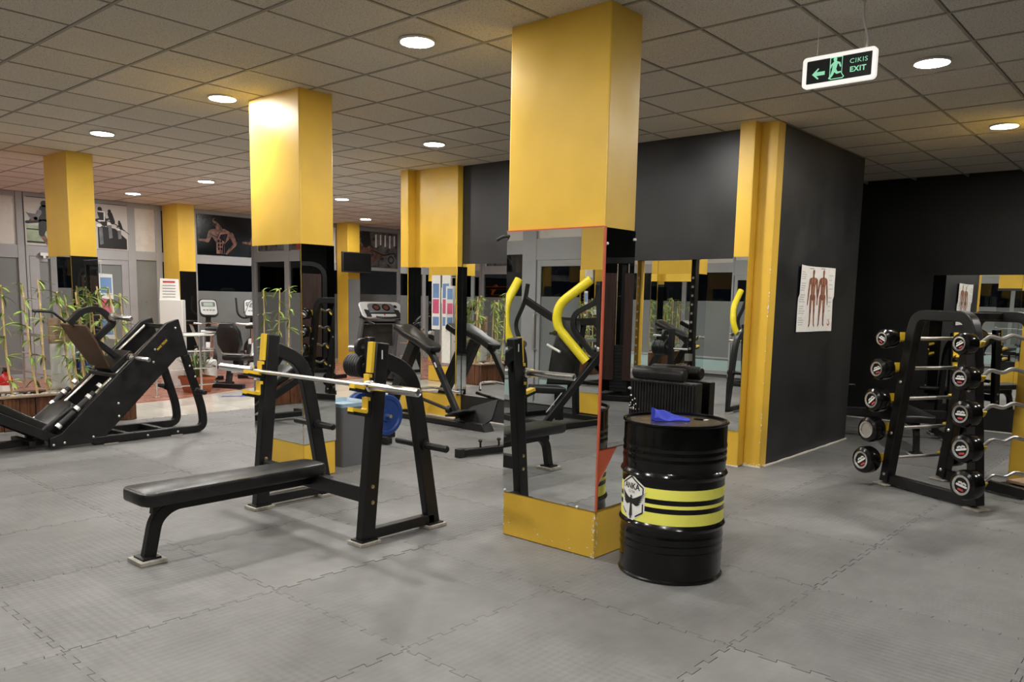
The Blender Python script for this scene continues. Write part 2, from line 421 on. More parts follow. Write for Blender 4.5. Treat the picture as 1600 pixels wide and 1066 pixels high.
# ================================================================== SETTING
# ---- floor: slab, interlocking rubber mats, polished stone, red area
PITCH, MX0, MY0, FY = 1.017, 2.20, 2.51, 9.63
floor = struct('floor', MB().box((-1.6, -4.7, -.06), (13.7, 15.2, -.014)), mat('floor_slab', (.035, .035, .034), .8))
def mat_outline(L=PITCH, n=14, amp=.014, gap=.0014):
    def edge():
        pts = []; d = 1/n
        for k in range(n):
            a = k*d; s = 1 if k % 2 == 0 else -1
            if k == 0: pts += [(0, 0), (.40*d, 0), (.34*d, amp), (1.06*d, amp)]
            elif k == n-1: pts += [(a-.06*d, s*amp), (a+.66*d, s*amp), (a+.60*d, 0)]
            else: pts += [(a-.06*d, s*amp), (a+1.06*d, s*amp)]
        return pts
    E = edge(); h = L/2
    P = [(-h+t*L, -h+o) for t, o in E] + [(h+o, -h+t*L) for t, o in E]
    top = [(-h+t*L, h+o) for t, o in E]; left = [(-h+o, -h+t*L) for t, o in E]
    P += [(h, h)] + top[::-1][:-1] + [(-h, h)] + left[::-1][:-1]
    out = []; k = len(P)
    for i in range(k):                                   # pull every edge in by the gap
        a, b, c = P[i-1], P[i], P[(i+1) % k]
        d1 = Vector((b[0]-a[0], b[1]-a[1])); d2 = Vector((c[0]-b[0], c[1]-b[1]))
        n1 = Vector((-d1.y, d1.x)).normalized() if d1.length else Vector((0, 0)); n2 = Vector((-d2.y, d2.x)).normalized() if d2.length else Vector((0, 0))
        m = n1+n2; m = m/max(.7, m.length**2/2) if m.length > .01 else n1
        out.append((b[0]+m.x*gap, b[1]+m.y*gap))
    return out
OUT = mat_outline()
mb = MB(); k = len(OUT)
mb.add([(a, b, 0) for a, b in OUT]+[(a, b, -.013) for a, b in OUT], [tuple(range(k))]+[(i, k+i, k+(i+1) % k, (i+1) % k) for i in range(k)])
mat_mesh = mb.mesh('rubber_mat', M_RUB, smooth=False)
for i in range(-4, 10):
    for j in range(-7, 7):
        cx, cy = MX0+(i+.5)*PITCH, MY0+(j+.5)*PITCH
        if cx < -1.2 or cx > 11.2 or cy > FY: continue
        if 7.75 < cx < 8.9 and 3.6 < cy < 7.6: continue
        o = bpy.data.objects.new('rubber_mat', mat_mesh); COL.objects.link(o); o.parent = floor
        o.location = (cx, cy, random.uniform(-.0012, .0004)); o.rotation_euler = (random.uniform(-.0012, .0012), random.uniform(-.0012, .0012), 0)
tile = MB().box((.002, .002, -.013), (.7975, .7975, -.003)).mesh('stone_tile', M_CREAM, smooth=False)
for i in range(19):
    for j in range(7):
        o = bpy.data.objects.new('stone_tile', tile); COL.objects.link(o); o.parent = floor
        o.location = (-1.55+i*.8, 9.64+j*.8, random.uniform(-.0006, .0002));
red = [(-1.55, 11.0), (3.6, 11.05), (5.0, 11.1), (5.55, 11.2), (6.2, 11.5), (7.1, 11.84), (9.0, 11.9), (13.6, 11.9), (13.6, 15.1), (-1.55, 15.1)]
part('red_tile_area', MB().prism(red, (0, 0, .004), (1, 0, 0), (0, 1, 0), .012), M_RED, floor, label='red-brown floor of the cardio area', smooth=False)
struct('ground_outside', MB().box((-12, -9, -.3), (26, 30, -.1)), M_GROUND)

# ---- ceiling: slab, T-bar grid, mineral tiles
def project(x, y, z):
    cam = scene.camera; m = cam.matrix_world.inverted() if False else CAMINV
    p = m @ Vector((x, y, z))
    if p.z > -.1: return None
    return 799.6+1248.32*p.x/-p.z, 628.7-1248.32*p.y/-p.z, -p.z
CAMINV = scene.camera.matrix_world.inverted()
ceiling = struct('ceiling', MB().box((-1.7, -4.8, CH+.05), (13.8, 15.3, CH+.12)), mat('ceiling_void', (.05, .05, .05), .9))
M_TBAR = mat('t_bar', (.34, .32, .28), .6)
GX, GY = .278, .086
mbx = MB(); mby = MB()
for n in range(-4, 24): mbx.box((GX+.6*n-.010, -4.7, CH), (GX+.6*n+.010, 15.1, CH+.03))
for n in range(-9, 27): mby.box((-1.6, GY+.6*n-.007, CH+.001), (13.7, GY+.6*n+.007, CH+.03))
part('grid_rail', mbx, M_TBAR, ceiling, smooth=False); part('grid_rail', mby, M_TBAR, ceiling, smooth=False)
tm = MB(); h = .291
tm.add([(-h, -h, .012), (h, -h, .012), (h, h, .012), (-h, h, .012), (-h+.006, -h+.006, .004), (h-.006, -h+.006, .004), (h-.006, h-.006, .004), (-h+.006, h-.006, .004)],
       [(7, 6, 5, 4), (0, 1, 5, 4)[::-1], (1, 2, 6, 5)[::-1], (2, 3, 7, 6)[::-1], (3, 0, 4, 7)[::-1]])
tile_mesh = tm.mesh('ceiling_tile', M_CEIL, smooth=False, fix=False)
spots = []
for i in range(-4, 23):
    for j in range(-9, 26):
        cx, cy = GX+.6*i+.3, GY+.6*j+.3
        if cx < -1.5 or cx > 13.5 or cy < -4.5 or cy > 15.0 or (cx > 11.3 and cy < 8): continue
        if 7.6 < cx < 9.1 and 3.4 < cy < 7.8: continue
        p = project(cx, cy, CH)
        vis = p and -60 < p[0] < 1660 and -60 < p[1] < 640
        spots.append((p[2] if vis else 999, cx, cy))
spots.sort(); rest = MB()
for n, (d, cx, cy) in enumerate(spots):
    if n < 300 and d < 900:
        o = bpy.data.objects.new('ceiling_tile', tile_mesh); COL.objects.link(o); o.parent = ceiling
        o.location = (cx, cy, CH+random.uniform(-.001, .001))
    else: rest.add([(cx+v[0], cy+v[1], CH+v[2]) for v in tm.v], tm.f)
part('ceiling_tiles', rest, M_CEIL, ceiling, kind='stuff', smooth=False, fix=False)

# ---- walls
struct('wall_middle', MB().box((7.2, 3.09, 0), (9.376, 8.07, CH+.04)), M_BWALL)
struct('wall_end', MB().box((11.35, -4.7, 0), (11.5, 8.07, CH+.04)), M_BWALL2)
struct('wall_right', MB().box((-1.7, -4.75, 0), (11.5, -4.6, CH+.04)), M_BWALL)
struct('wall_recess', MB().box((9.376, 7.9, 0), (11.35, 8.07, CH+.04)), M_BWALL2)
struct('wall_back', MB().box((13.6, 8.07, 0), (13.75, 15.2, CH+.04)), M_ALU)
struct('wall_corridor', MB().box((11.5, 7.9, 0), (13.75, 8.07, CH+.04)), M_BWALL)
struct('wall_left', MB().box((-1.7, -4.7, 0), (-1.55, 2.3, CH+.04)), M_BWALL)
# yellow pilasters on the black block
def pilaster(name, boxes):
    m = MB()
    for a, b in boxes: m.box(a, b)
    return struct(name, m, M_YEL, bevel=.006)
T = CH+.03
pilaster('trim_1', [((6.945, 3.25, 0), (7.2, 3.40, T)), ((7.06, 3.083, 0), (7.2, 3.25, T))])
pilaster('trim_2', [((6.985, 7.94, 0), (7.2, 8.085, T)), ((7.105, 7.16, 0), (7.2, 7.94, T))])
def skirt(name, a, b):
    m = MB(); a = Vector(a); b = Vector(b); n = max(2, int((b-a).length/.16)); pts = [a+(b-a)*i/n+Vector((random.uniform(-.004, .004), random.uniform(-.004, .004), 0)) for i in range(n+1)]
    m.sweep(pts, [random.uniform(.012, .028) for _ in pts], .012, (0, 0, 1))
    struct(name, m, M_SKIRT)
skirt('baseboard_middle', (7.12, 3.073, .006), (9.37, 3.073, .006))
skirt('baseboard_pilaster', (6.93, 3.41, .006), (6.93, 3.24, .006)); skirt('baseboard_pilaster', (7.045, 3.24, .006), (7.045, 3.07, .006))
skirt('baseboard_block', (7.185, 3.42, .006), (7.185, 7.15, .006)); skirt('baseboard_corner', (7.09, 7.16, .006), (7.09, 7.94, .006))
skirt('baseboard_end', (11.335, -1.0, .006), (11.335, 5.0, .006))

# ---- wall mirrors (things)
def mirror(label, a, b, group, root=True, parent=None):
    """thin silvered panel between corners a and b"""
    m = MB().box(a, b)
    o = part('wall_mirror' if root else 'mirror_panel', m, M_MIR, parent, smooth=False)
    if root: tag(o, label, 'mirror', group)
    return o
ys = [3.415, 4.34, 5.27, 6.20, 7.145]
nm = ['beside the right yellow pilaster, above the radiator', 'behind the big front column', 'left of the big front column', 'beside the left yellow pilaster']
for i in range(4): mirror('tall frameless mirror sheet on the black block, '+nm[i], (7.192, ys[i]+.002, .30), (7.199, ys[i+1]-.002, 1.945), 'mirrors on the black block')
mirror('narrow mirror strip on the right yellow pilaster', (6.937, 3.255, .34), (6.944, 3.398, 1.945), 'mirrors on the pilasters')
mirror('mirror sheet on the broad face of the left yellow pilaster', (7.098, 7.17, .30), (7.104, 7.935, 1.91), 'mirrors on the pilasters')
mirror('slim mirror strip on the near side of the left yellow pilaster', (7.106, 7.152, .30), (7.198, 7.158, 1.91), 'mirrors on the pilasters')
mirror('slim mirror strip inside the rib of the left yellow pilaster', (6.99, 7.931, .30), (7.097, 7.939, 1.91), 'mirrors on the pilasters')
mirror('slim mirror strip on the side rib of the left yellow pilaster', (6.978, 7.945, .30), (6.984, 8.08, 1.91), 'mirrors on the pilasters')
for i, (y0, y1, l) in enumerate([(1.80, 2.78, 'at its left end beside the dark recess'), (.80, 1.797, 'behind the barbell rack'), (-.2, .797, 'out of frame to the right')]):
    mirror('mirror sheet on the black end wall, '+l, (11.343, y0, .30), (11.349, y1, 1.93), 'mirrors on the end wall')

# ---- columns (things): yellow shaft, mirror panels, edge strips
def column(label, x0, x1, y0, y1, faces, zb=.29, zt=1.93, strips=()):
    c = tag(part('column', MB().box((x0, y0, 0), (x1, y1, T)), M_YEL, bevel=.008), label, 'column')
    e = .007
    for f in faces:
        a, b = {'-x': ((x0-e, y0+.002, zb), (x0-.0005, y1-.002, zt)), '+x': ((x1+.0005, y0+.002, zb), (x1+e, y1-.002, zt)),
                '-y': ((x0+.002, y0-e, zb), (x1-.002, y0-.0005, zt)), '+y': ((x0+.002, y1+.0005, zb), (x1-.002, y1+e, zt))}[f]
        mirror('', a, b, None, False, c)
    return c
big = column('large yellow column at the front with mirrors and an oil drum beside it', 3.775, 4.085, 2.632, 3.36, ['-x', '+x', '+y'])
# the right-hand sheet of the big column has a broken corner that shows the red backing
part('mirror_backing', MB().box((3.778, 2.629, .30), (4.082, 2.6315, .80)), M_ORL, big, label='orange-red backing where the sheet is broken', smooth=False)
part('mirror_panel', MB().prism([(.0, .66), (.305, .66), (.305, 1.93), (0, 1.93)], (3.777, 2.6265, 0), (1, 0, 0), (0, 0, 1), .004), M_MIR, big, smooth=False)
part('mirror_shard', MB().prism([(.0, .30), (.30, .30), (.30, .655), (.19, .655), (.0, .44)], (3.777, 2.6265, 0), (1, 0, 0), (0, 0, 1), .004), M_MIR, big, label='cracked lower sheet', smooth=False)
part('edge_strip', MB().box((3.765, 2.620, .29), (3.778, 2.6315, 1.935)).box((3.766, 2.632, 1.930), (3.7745, 3.36, 1.938)), M_ORL, big, label='thin orange-red edge of the mirror', smooth=False)
clip = MB()
for x, y, z in [(3.766, 3.34, .30), (3.766, 2.76, .295), (4.075, 2.622, 1.88), (3.79, 2.622, 1.84), (4.08, 2.622, 1.0)]: clip.ball((x, y, z), .009, 8, 6)
def chips(parent, a, b, n, nrm, spread=.010, big=.010):
    m = MB(); a = Vector(a); b = Vector(b); nrm = Vector(nrm).normalized(); d = (b-a).normalized(); s_ = nrm.cross(d)
    for i in range(n):
        c = a+(b-a)*random.random()+s_*random.uniform(-spread, spread)+nrm*.0012; w_ = random.uniform(.3, 1)*big; h_ = random.uniform(.3, 1.8)*big
        m.add([c-s_*w_*.5-d*h_*.5, c+s_*w_*.4-d*h_*.6, c+s_*w_*.6+d*h_*.3, c+d*h_*.7, c-s_*w_*.5+d*h_*.4], [(0, 1, 2, 3, 4)])
    part('paint_chips', m, M_PAPER, parent, kind='stuff', smooth=False, fix=False)
chips(big, (3.775, 2.645, .0), (3.775, 2.645, .28), 16, (-1, 0, 0)); chips(big, (3.788, 2.632, .0), (3.788, 2.632, .28), 14, (0, -1, 0))
chips(big, (3.775, 2.66, .05), (3.775, 3.33, .05), 12, (-1, 0, 0), .05, .007); chips(big, (3.775, 3.352, .0), (3.775, 3.352, .28), 8, (-1, 0, 0), .006, .009)
chips(None or bpy.data.objects['trim_1'], (7.06, 3.09, .0), (7.06, 3.09, 1.9), 26, (-1, 0, 0), .005, .010)
chips(bpy.data.objects['trim_1'], (7.06, 3.10, .02), (7.06, 3.24, .02), 8, (-1, 0, 0), .02, .012)
hk = MB().tube(fillet([(3.77, 3.345, 1.905), (3.74, 3.375, 1.90), (3.73, 3.41, 1.88)], .02), .010, 8)
part('corner_hook', hk, M_INKB, big, label='small black hook at the mirror corner')
part('mirror_clip', clip, M_WPL, big, kind='stuff')
column('yellow column behind the bench press with a brightly lit left face', 3.775, 4.095, 5.585, 6.315, ['-x', '-y', '+x', '+y'])
column('yellow column behind the bamboo planter at the left', 3.75, 4.05, 10.245, 10.96, ['-x', '-y', '+x', '+y'])
column('yellow column built against the glazed front', 7.13, 7.45, 14.41, 15.02, ['-y'], zt=1.92)
c5 = column('far yellow column carrying the television', 11.10, 11.43, 14.62, 15.02, ['-y'], zt=1.90)
column('yellow column beside the grey door, seen in the big column mirror', -1.54, -1.22, 6.10, 6.48, ['+x', '+y'])

column('yellow column by the left front, seen in the end wall mirror', -1.54, -1.22, 3.55, 4.0, ['+x'])
column('yellow column at the right edge of the frame behind the curl bars', 8.165, 8.48, .55, 1.265, [])

# ---- glazed fronts
NW = [0]; ND = [0]
def front(kind, u0, u1, axis, plane, rails, mulls, panes, extra=None):
    """rails: (z0, z1); mulls: (u0, u1); panes: (u0, u1, z0, z1, material, name)"""
    if kind == 'window': NW[0] += 1; name = 'window_%d' % NW[0]
    else: ND[0] += 1; name = 'door_%d' % ND[0]
    r = struct(name)
    def bx(m, a0, a1, z0, z1, d0, d1):
        if axis == 'x': return m.box((a0, plane+d0, z0), (a1, plane+d1, z1))
        return m.box((plane-d1, a0, z0), (plane-d0, a1, z1))
    for z0, z1 in rails: part('frame_rail', bx(MB(), u0, u1, z0, z1, -.03, .04), M_ALU, r, bevel=.004)
    for a, b in mulls: part('mullion', bx(MB(), a, b, 0, CH, -.038, .045), M_ALU, r, bevel=.004)
    for a, b, z0, z1, m, n in panes: part(n, bx(MB(), a, b, z0, z1, 0, .008), m, r, smooth=False)
    return r, bx
F, G = M_FROST, M_GLASS
std = [(0, .10), (2.10, 2.27), (3.05, CH)]
def lower(a, b): return [(a, b, .10, 1.57, F, 'frosted_pane'), (a, b, 1.57, 2.12, G, 'dark_pane')]
front('window', -1.5, 2.3, 'x', 15.1, std, [(-1.55, -1.45), (.35, .45), (2.2, 2.3)], lower(-1.5, .4)+lower(.4, 2.25)+[(-1.5, 2.25, 2.27, 3.05, M_WHITE, 'white_panel')])
front('window', 2.3, 4.76, 'x', 15.1, [(0, .1), (2.05, 2.27), (3.05, CH)], [(3.45, 3.55), (4.70, 4.82)], [(2.3, 3.5, .1, 2.05, F, 'frosted_pane'), (3.5, 4.72, .1, 2.05, F, 'frosted_pane'), (2.3, 3.5, 2.27, 3.05, M_WHITE, 'white_panel'), (3.5, 4.72, 2.27, 3.05, M_WHITE, 'white_panel')])
d, bx = front('door', 4.82, 6.55, 'x', 15.1, [(0, .04), (2.09, 2.27), (3.07, CH)], [(4.80, 4.86), (5.64, 5.72), (6.50, 6.64)], [])
def leaf(d, bx, a, b, gl0, gl1, lock=True, dark=None):
    m = MB(); bx(m, a, gl0, .04, 2.09, -.02, .03); bx(m, gl1, b, .04, 2.09, -.02, .03); bx(m, gl0, gl1, .04, .16, -.02, .03); bx(m, gl0, gl1, 2.0, 2.09, -.02, .03)
    L = part('door_leaf', m, M_ALU, d, bevel=.004)
    z = 1.57 if dark else 2.0
    part('frosted_pane', bx(MB(), gl0, gl1, .16 if not dark else .36, z, 0, .008), F, L, smooth=False)
    if dark:
        part('dark_pane', bx(MB(), gl0, gl1, z, 2.0, 0, .008), G, L, smooth=False)
        part('lower_pane', bx(MB(), gl0, gl1, .16, .36, 0, .008), M_TEAL, L, smooth=False)
    return L
leaf(d, bx, 4.87, 5.64, 5.02, 5.56); leaf(d, bx, 5.72, 6.50, 5.84, 6.38)
part('door_closer', bx(bx(MB(), 5.02, 5.40, 2.10, 2.15, -.09, -.03), 5.06, 5.10, 2.06, 2.10, -.09, -.03), M_STEEL, d)
kb = MB(); kb.ball((6.43, 15.03, 1.03), .028).ball((6.43, 15.03, .94), .022)
part('door_lock', kb, M_CHR, d)
front('window', 6.64, 7.13, 'x', 15.1, [(0, .1), (2.11, 2.27), (3.05, CH)], [(7.02, 7.13)], [(6.64, 7.03, .1, 2.11, F, 'frosted_pane'), (6.64, 7.03, 2.27, 3.05, M_WHITE, 'white_panel')])
front('window', 7.13, 11.45, 'x', 15.1, std, [(7.45, 7.82), (9.55, 9.62), (11.4, 11.5)], lower(7.8, 9.58)+lower(9.58, 11.42)+[(7.8, 11.4, 2.27, 3.05, M_WHITE, 'white_panel')])
front('window', 11.45, 13.6, 'x', 15.1, [(0, .1), (2.13, 2.21), (3.04, CH)], [(12.92, 13.12), (13.5, 13.62)], [(11.5, 12.93, .1, 1.58, F, 'frosted_pane'), (11.5, 12.93, 1.58, 2.13, G, 'dark_pane'), (13.1, 13.55, .1, 1.58, F, 'frosted_pane'), (13.1, 13.55, 1.58, 2.13, G, 'dark_pane'), (11.5, 12.93, 2.21, 3.04, M_WHITE, 'white_panel'), (13.1, 13.55, 2.21, 3.04, M_WHITE, 'white_panel')])
# left front (seen in the mirrors)
d, bx = front('door', 6.48, 7.56, 'y', -1.55, [(0, .04), (2.09, 2.40), (3.05, CH)], [(6.46, 6.58), (7.50, 7.76)], [(6.56, 7.52, 2.40, 3.05, M_WHITE, 'white_panel')])
L = leaf(d, bx, 6.59, 7.49, 6.71, 7.42, dark=True)
hb = MB(); hb.tube(fillet([(-1.51, 7.46, .80), (-1.44, 7.46, .80), (-1.44, 7.46, 1.32), (-1.51, 7.46, 1.32)], .03), .014, 8)
part('door_handle', hb, M_STEEL, L)
LR = [(0, .08), (.33, .37), (2.18, 2.38), (3.05, CH)]
def lowl(a, b): return [(a, b, .08, .33, M_TEAL, 'lower_pane'), (a, b, .37, 1.57, F, 'frosted_pane'), (a, b, 1.57, 2.18, G, 'dark_pane'), (a, b, 2.38, 3.05, M_WHITE, 'white_panel')]
front('window', 7.76, 10.8, 'y', -1.55, LR, [(9.2, 9.34), (10.7, 10.84)], lowl(7.76, 9.26)+lowl(9.26, 10.76))
front('window', 10.8, 15.1, 'y', -1.55, LR, [(12.2, 12.34), (13.80, 13.96), (15.0, 15.12)], lowl(10.8, 12.28)+lowl(12.28, 13.88)+lowl(13.88, 15.05))
front('window', 4.0, 6.12, 'y', -1.55, LR, [(3.98, 4.08), (5.0, 5.12)], lowl(4.04, 5.06)+lowl(5.06, 6.1))
front('window', 2.3, 3.6, 'y', -1.55, LR, [(2.28, 2.38), (3.48, 3.6)], lowl(2.34, 3.54))

# ================================================================== CEILING LIGHTS
def downlight(x, y, label):
    t = thing('ceiling_downlight', label, 'ceiling light', (x, y, CH), 0, 'round ceiling downlights')
    m = MB(); m.lathe([(.118, 0), (.120, -.004), (.116, -.012), (.106, -.014), (.104, -.006)], (0, 0, 0), (0, 0, 1), 28)
    part('trim_ring', m, M_WPL, t)
    m = MB(); m.lathe([(.104, -.004), (.104, -.012), (.085, -.0165), (0, -.018)], (0, 0, 0), (0, 0, 1), 28)
    part('diffuser', m, M_LAMP, t)
for x, y, l in [(3.578, 3.986, 'round ceiling downlight above the bench press, beside the big yellow column'),
                (3.578, 6.386, 'round ceiling downlight beside the brightly lit yellow column'),
                (3.578, 8.786, 'round ceiling downlight above the leg press, before the left column'),
                (5.978, 6.386, 'round ceiling downlight between the middle columns, before the left pilaster'),
                (5.978, 11.186, 'round ceiling downlight at mid left, above the cardio area'),
                (5.978, 13.586, 'round ceiling downlight near the glazed front, beside the left column'),
                (8.378, 11.186, 'round ceiling downlight just right of the lit yellow column'),
                (10.778, 13.586, 'farthest round ceiling downlight, above the television column'),
                (5.978, 1.586, 'round ceiling downlight beside the exit sign at the upper right'),
                (8.378, 1.586, 'round ceiling downlight at the right edge over a yellow glow'),
                (5.978, 3.986, 'round ceiling downlight hidden behind the big yellow column'),
                (5.978, 8.786, 'round ceiling downlight hidden behind the lit yellow column'),
                (8.378, 8.786, 'round ceiling downlight behind the left pilaster'),
                (8.378, 13.586, 'round ceiling downlight before the glazed front, behind the lit column'),
                (1.178, 3.986, 'round ceiling downlight left of the view, above the bench foot'),
                (1.178, 6.386, 'round ceiling downlight left of the view, before the grey door'),
                (1.178, 8.786, 'round ceiling downlight left of the view, beyond the grey door'),
                (1.178, 13.586, 'round ceiling downlight in the far left corner'),
                (1.178, 11.186, 'added round ceiling downlight left of the view, over the red floor'),  # unseen lamp added to brighten the far-left ceiling
                (2.378, 1.586, 'added round ceiling downlight nearly overhead, in front of the oil drum'),  # added off the lamp grid to brighten the drum front
                (1.178, -.814, 'added round ceiling downlight behind the camera, out of view'),  # unseen lamp added for more light on the drum from the camera side
                (1.178, 1.586, 'round ceiling downlight overhead behind the camera'),
                (10.778, -.814, 'added round ceiling downlight before the second cable machine'),  # unseen lamp added to light the end wall reflected in the column mirror
                (8.378, -.814, 'round ceiling downlight before the cable machine')]:
    downlight(x, y, l)

# ================================================================== OLYMPIC BENCH PRESS
def bench_press(name, label, number, loc, rz):
    t = thing(name, label, 'weight bench', loc, rz, 'bench press stations')
    m = MB(); plates = MB()
    for s in (-1, 1):
        y = s*.595
        f = MB(); f.sweep([(.0, y, .015), (.118, y, 1.24)], .10, .07, (0, 1, 0))
        part('upright', f, M_BLK, t, bevel=.008)
        f = MB(); f.sweep(fillet([(.14, y, 1.135), (.36, y, 1.045), (.425, y, .78), (.560, y, .02)], [.16, .14], 6), .10, .06, (0, 1, 0))
        f.prism([(.14, 1.16), (.25, 1.11), (.14, .98)], (0, y, 0), (1, 0, 0), (0, 0, 1), .02)
        part('rear_leg', f, M_BLK, t, bevel=.008)
        part('base_rail', MB().sweep([(.02, y, .055), (.56, y, .055)], .065, .06, (0, 1, 0)), M_BLK, t, bevel=.006)
        for x in (.0, .56):
            q = MB().box((x-.085, y-.07, 0), (x+.075, y+.07, .022)); part('foot_pad', q, M_FOOT, t, bevel=.003)
            part('foot_plate', MB().box((x-.068, y-.055, .022), (x+.058, y+.055, .032)), M_BLK, t)
        # storage peg through the rear leg
        p = MB(); xx, zz = .465, .565
        for d in (-1, 1):
            p.lathe([(.034, .028), (.034, .05), (.024, .052), (.024, .235), (.018, .243), (0, .245)], (xx, y, zz), (0, d, 0), 14)
        part('plate_peg', p, M_BLK, t, split=True)
        # guard strip and two J hooks, yellow liners on black steel
        def lean(z): return .118*z/1.24-.052
        part('guard_strip', MB().prism([(lean(1.06)-.020, 1.06), (lean(1.06)+.004, 1.06), (lean(1.245)+.004, 1.245), (lean(1.245)-.020, 1.245)], (0, y, 0), (1, 0, 0), (0, 0, 1), .046), M_YPAR, t)
        for z in (.972, .832):
            b = lean(z); h = MB()
            path = fillet([(b-.014, y, z+.080), (b-.014, y, z-.012), (b-.135, y, z+.016)], [.035], 5)
            h.sweep([(p.x+.004, p.y, p.z-.020) for p in path], .020, .060, (0, 1, 0))
            hk = part('hook', h, M_BLK, t)
            h = MB(); h.sweep(path, .026, .050, (0, 1, 0)); part('hook_liner', h, M_YPAR, hk)
        g = MB()
        for z in (.26, .36): g.lathe([(.013, 0), (.013, .006), (.006, .009)], (.03, y-.035, z), (0, -1, 0), 10)
        g.lathe([(.012, 0), (.012, .006), (.005, .009)], (.03+.465-.03, y-.03, .565), (0, -1, 0), 10)
        part('bolt', g, M_GOLD, t, kind='stuff')
    part('cross_beam', MB().sweep([(.03, -.56, .30), (.03, .56, .30)], .06, .10, (0, 0, 1)), M_BLK, t, bevel=.006)
    sp = MB(); sp.sweep(fillet([(.03, 0, .312), (-.93, 0, .312), (-1.025, 0, .245), (-1.075, 0, .02)], [.10, .10], 6), .07, .055, (0, 1, 0))
    sp.prism([(-1.05, .27), (-.74, .29), (-.74, .33), (-1.04, .34)], (0, 0, 0), (1, 0, 0), (0, 0, 1), .05)
    part('spine', sp, M_BLK, t, bevel=.006)
    part('foot_pad', MB().box((-1.155, -.085, 0), (-1.0, .085, .024)), M_FOOT, t, bevel=.003)
    part('foot_plate', MB().box((-1.13, -.06, .024), (-1.025, .06, .036)), M_BLK, t)
    pl = [(-1.155, -.10), (-1.14, -.135), (-1.10, -.148), (-.50, -.148), (-.22, -.13), (.04, -.115), (.070, -.10), (.08, -.07),
          (.08, .07), (.070, .10), (.04, .115), (-.22, .13), (-.50, .148), (-1.10, .148), (-1.14, .135), (-1.155, .10)]
    part('bench_pad', MB().pad(pl, (0, 0, .385), (1, 0, 0), (0, 1, 0), .078, .022, 3), M_PAD, t)
    pr = Print(None, (.108, -.595-.0352, 0), (1, 0, 0), (0, 0, 1))
    pr.text(number, (.0, 1.165), .075, M_WPL, .0006, .002)
    pr.build({M_WPL.name: 'number'}, t)
    return t
B1 = bench_press('bench_press', 'black flat bench press with a loaded barbell rest beside the big yellow column', '1', (3.025, 4.425, 0), 0)
B1['label'] = 'black flat bench press marked 1, its barbell racked, in the foreground'
B7 = bench_press('bench_press', 'black bench press marked 7 in the dark corner behind the barbell rack', '7', (9.80, 2.70, 0), math.radians(28))

# barbell racked on the bench
bb = thing('olympic_barbell', 'long steel barbell without plates resting on the bench press hooks', 'barbell', (3.035, 4.445, .982))
part('shaft', MB().tube([(0, -.66, 0), (0, .66, 0)], .0145, 12), M_STEEL, bb)
for s in (-1, 1):
    part('sleeve', MB().lathe([(.026, .66), (.026, 1.085), (.021, 1.09), (.021, 1.082), (0, 1.080)], (0, 0, 0), (0, s, 0), 20), M_CHR, bb)
    part('collar', MB().lathe([(.020, .625), (.034, .632), (.037, .645), (.037, .662), (.028, .672), (.026, .69)], (0, 0, 0), (0, s, 0), 20), M_CHR, bb)

# ================================================================== OIL DRUM
DX, DY, DR, DH = 3.945, 2.225, .284, .872
drum = thing('oil_drum', 'black steel oil drum with yellow stripes and a white badge, beside the column', 'barrel', (DX, DY, 0))
prof = [(DR-.004, .0), (DR+.006, .003), (DR+.008, .012), (DR-.002, .020), (DR, .03)]
def ridge(z, a, hw): return [(DR, z-hw), (DR+a*.6, z-hw*.5), (DR+a, z), (DR+a*.6, z+hw*.5), (DR, z+hw)]
for z, a, hw in [(.16, .004, .02), (.20, .004, .02), (.24, .004, .02), (.306, .013, .022), (.587, .013, .022), (.665, .004, .018), (.702, .004, .018), (.74, .004, .018)]: prof += ridge(z, a, hw)
prof += [(DR, DH-.025), (DR-.001, DH-.018), (DR+.008, DH-.010), (DR+.008, DH-.002), (DR+.003, DH), (DR-.006, DH-.002), (DR-.008, DH-.018)]
part('body', MB().lathe(prof, (0, 0, 0), (0, 0, 1), 64), M_GLOSS, drum)
lid = MB().lathe([(DR-.006, DH-.016), (DR-.03, DH-.017), (DR-.032, DH-.013), (.10, DH-.013), (0, DH-.012)], (0, 0, 0), (0, 0, 1), 48)
part('lid', lid, mat('scuffed_lid', (.045, .032, .02), .22, .3, noise=.6, nscale=4), drum)
part('bung', MB().lathe([(.032, 0), (.032, .006), (.02, .008), (0, .008)], (.16, -.06, DH-.014), (0, 0, 1), 14), M_GLOSS, drum)
VA = math.atan2(-DY, -DX)                   # bearing from the drum towards the viewer
def drum_warp(u, v, l):
    th = VA+u/DR; r = DR+.0015+l
    return Vector((r*math.cos(th), r*math.sin(th), v))
dec = Print(drum_warp, maxlen=.035)
for z0, z1 in ((.328, .392), (.420, .439), (.467, .524)):
    n = 40
    s = MB(); u0, u1 = -DR*2.75, DR*2.75
    vs = []
    for i in range(n+1):
        u = u0+(u1-u0)*i/n; vs += [drum_warp(u, z0, 0), drum_warp(u, z1, 0)]
    s.add(vs, [(2*i, 2*i+2, 2*i+3, 2*i+1) for i in range(n)])
    part('stripe', s, M_TAPE, drum)
U0 = -DR*.88; V0 = .446                      # badge centre
def P(pts, k=1.08): return [(U0+a*k, V0+b*k) for a, b in pts]
hexa = [(-.010, .118), (.082, .060), (.098, -.040), (.066, -.094), (.008, -.108), (-.080, -.060), (-.092, .04)]
hexa = [(.0, .125), (.092, .070), (.092, -.055), (.058, -.085), (0, -.125), (-.092, -.070), (-.092, .070)]
dec.poly(P(hexa), M_PAPER, .0012)
def seg(a, b, wd=.008): dec.line(P([a, b]), wd, M_INKB, .0022)
seg((-.080, .066), (0, .111)); seg((0, .111), (.080, .064)); seg((.080, .064), (.080, .034)); seg((.080, -.020), (.080, -.060)); seg((.080, -.062), (.035, -.090)); seg((-.080, -.064), (-.045, -.086)); seg((-.080, .066), (-.080, .045))
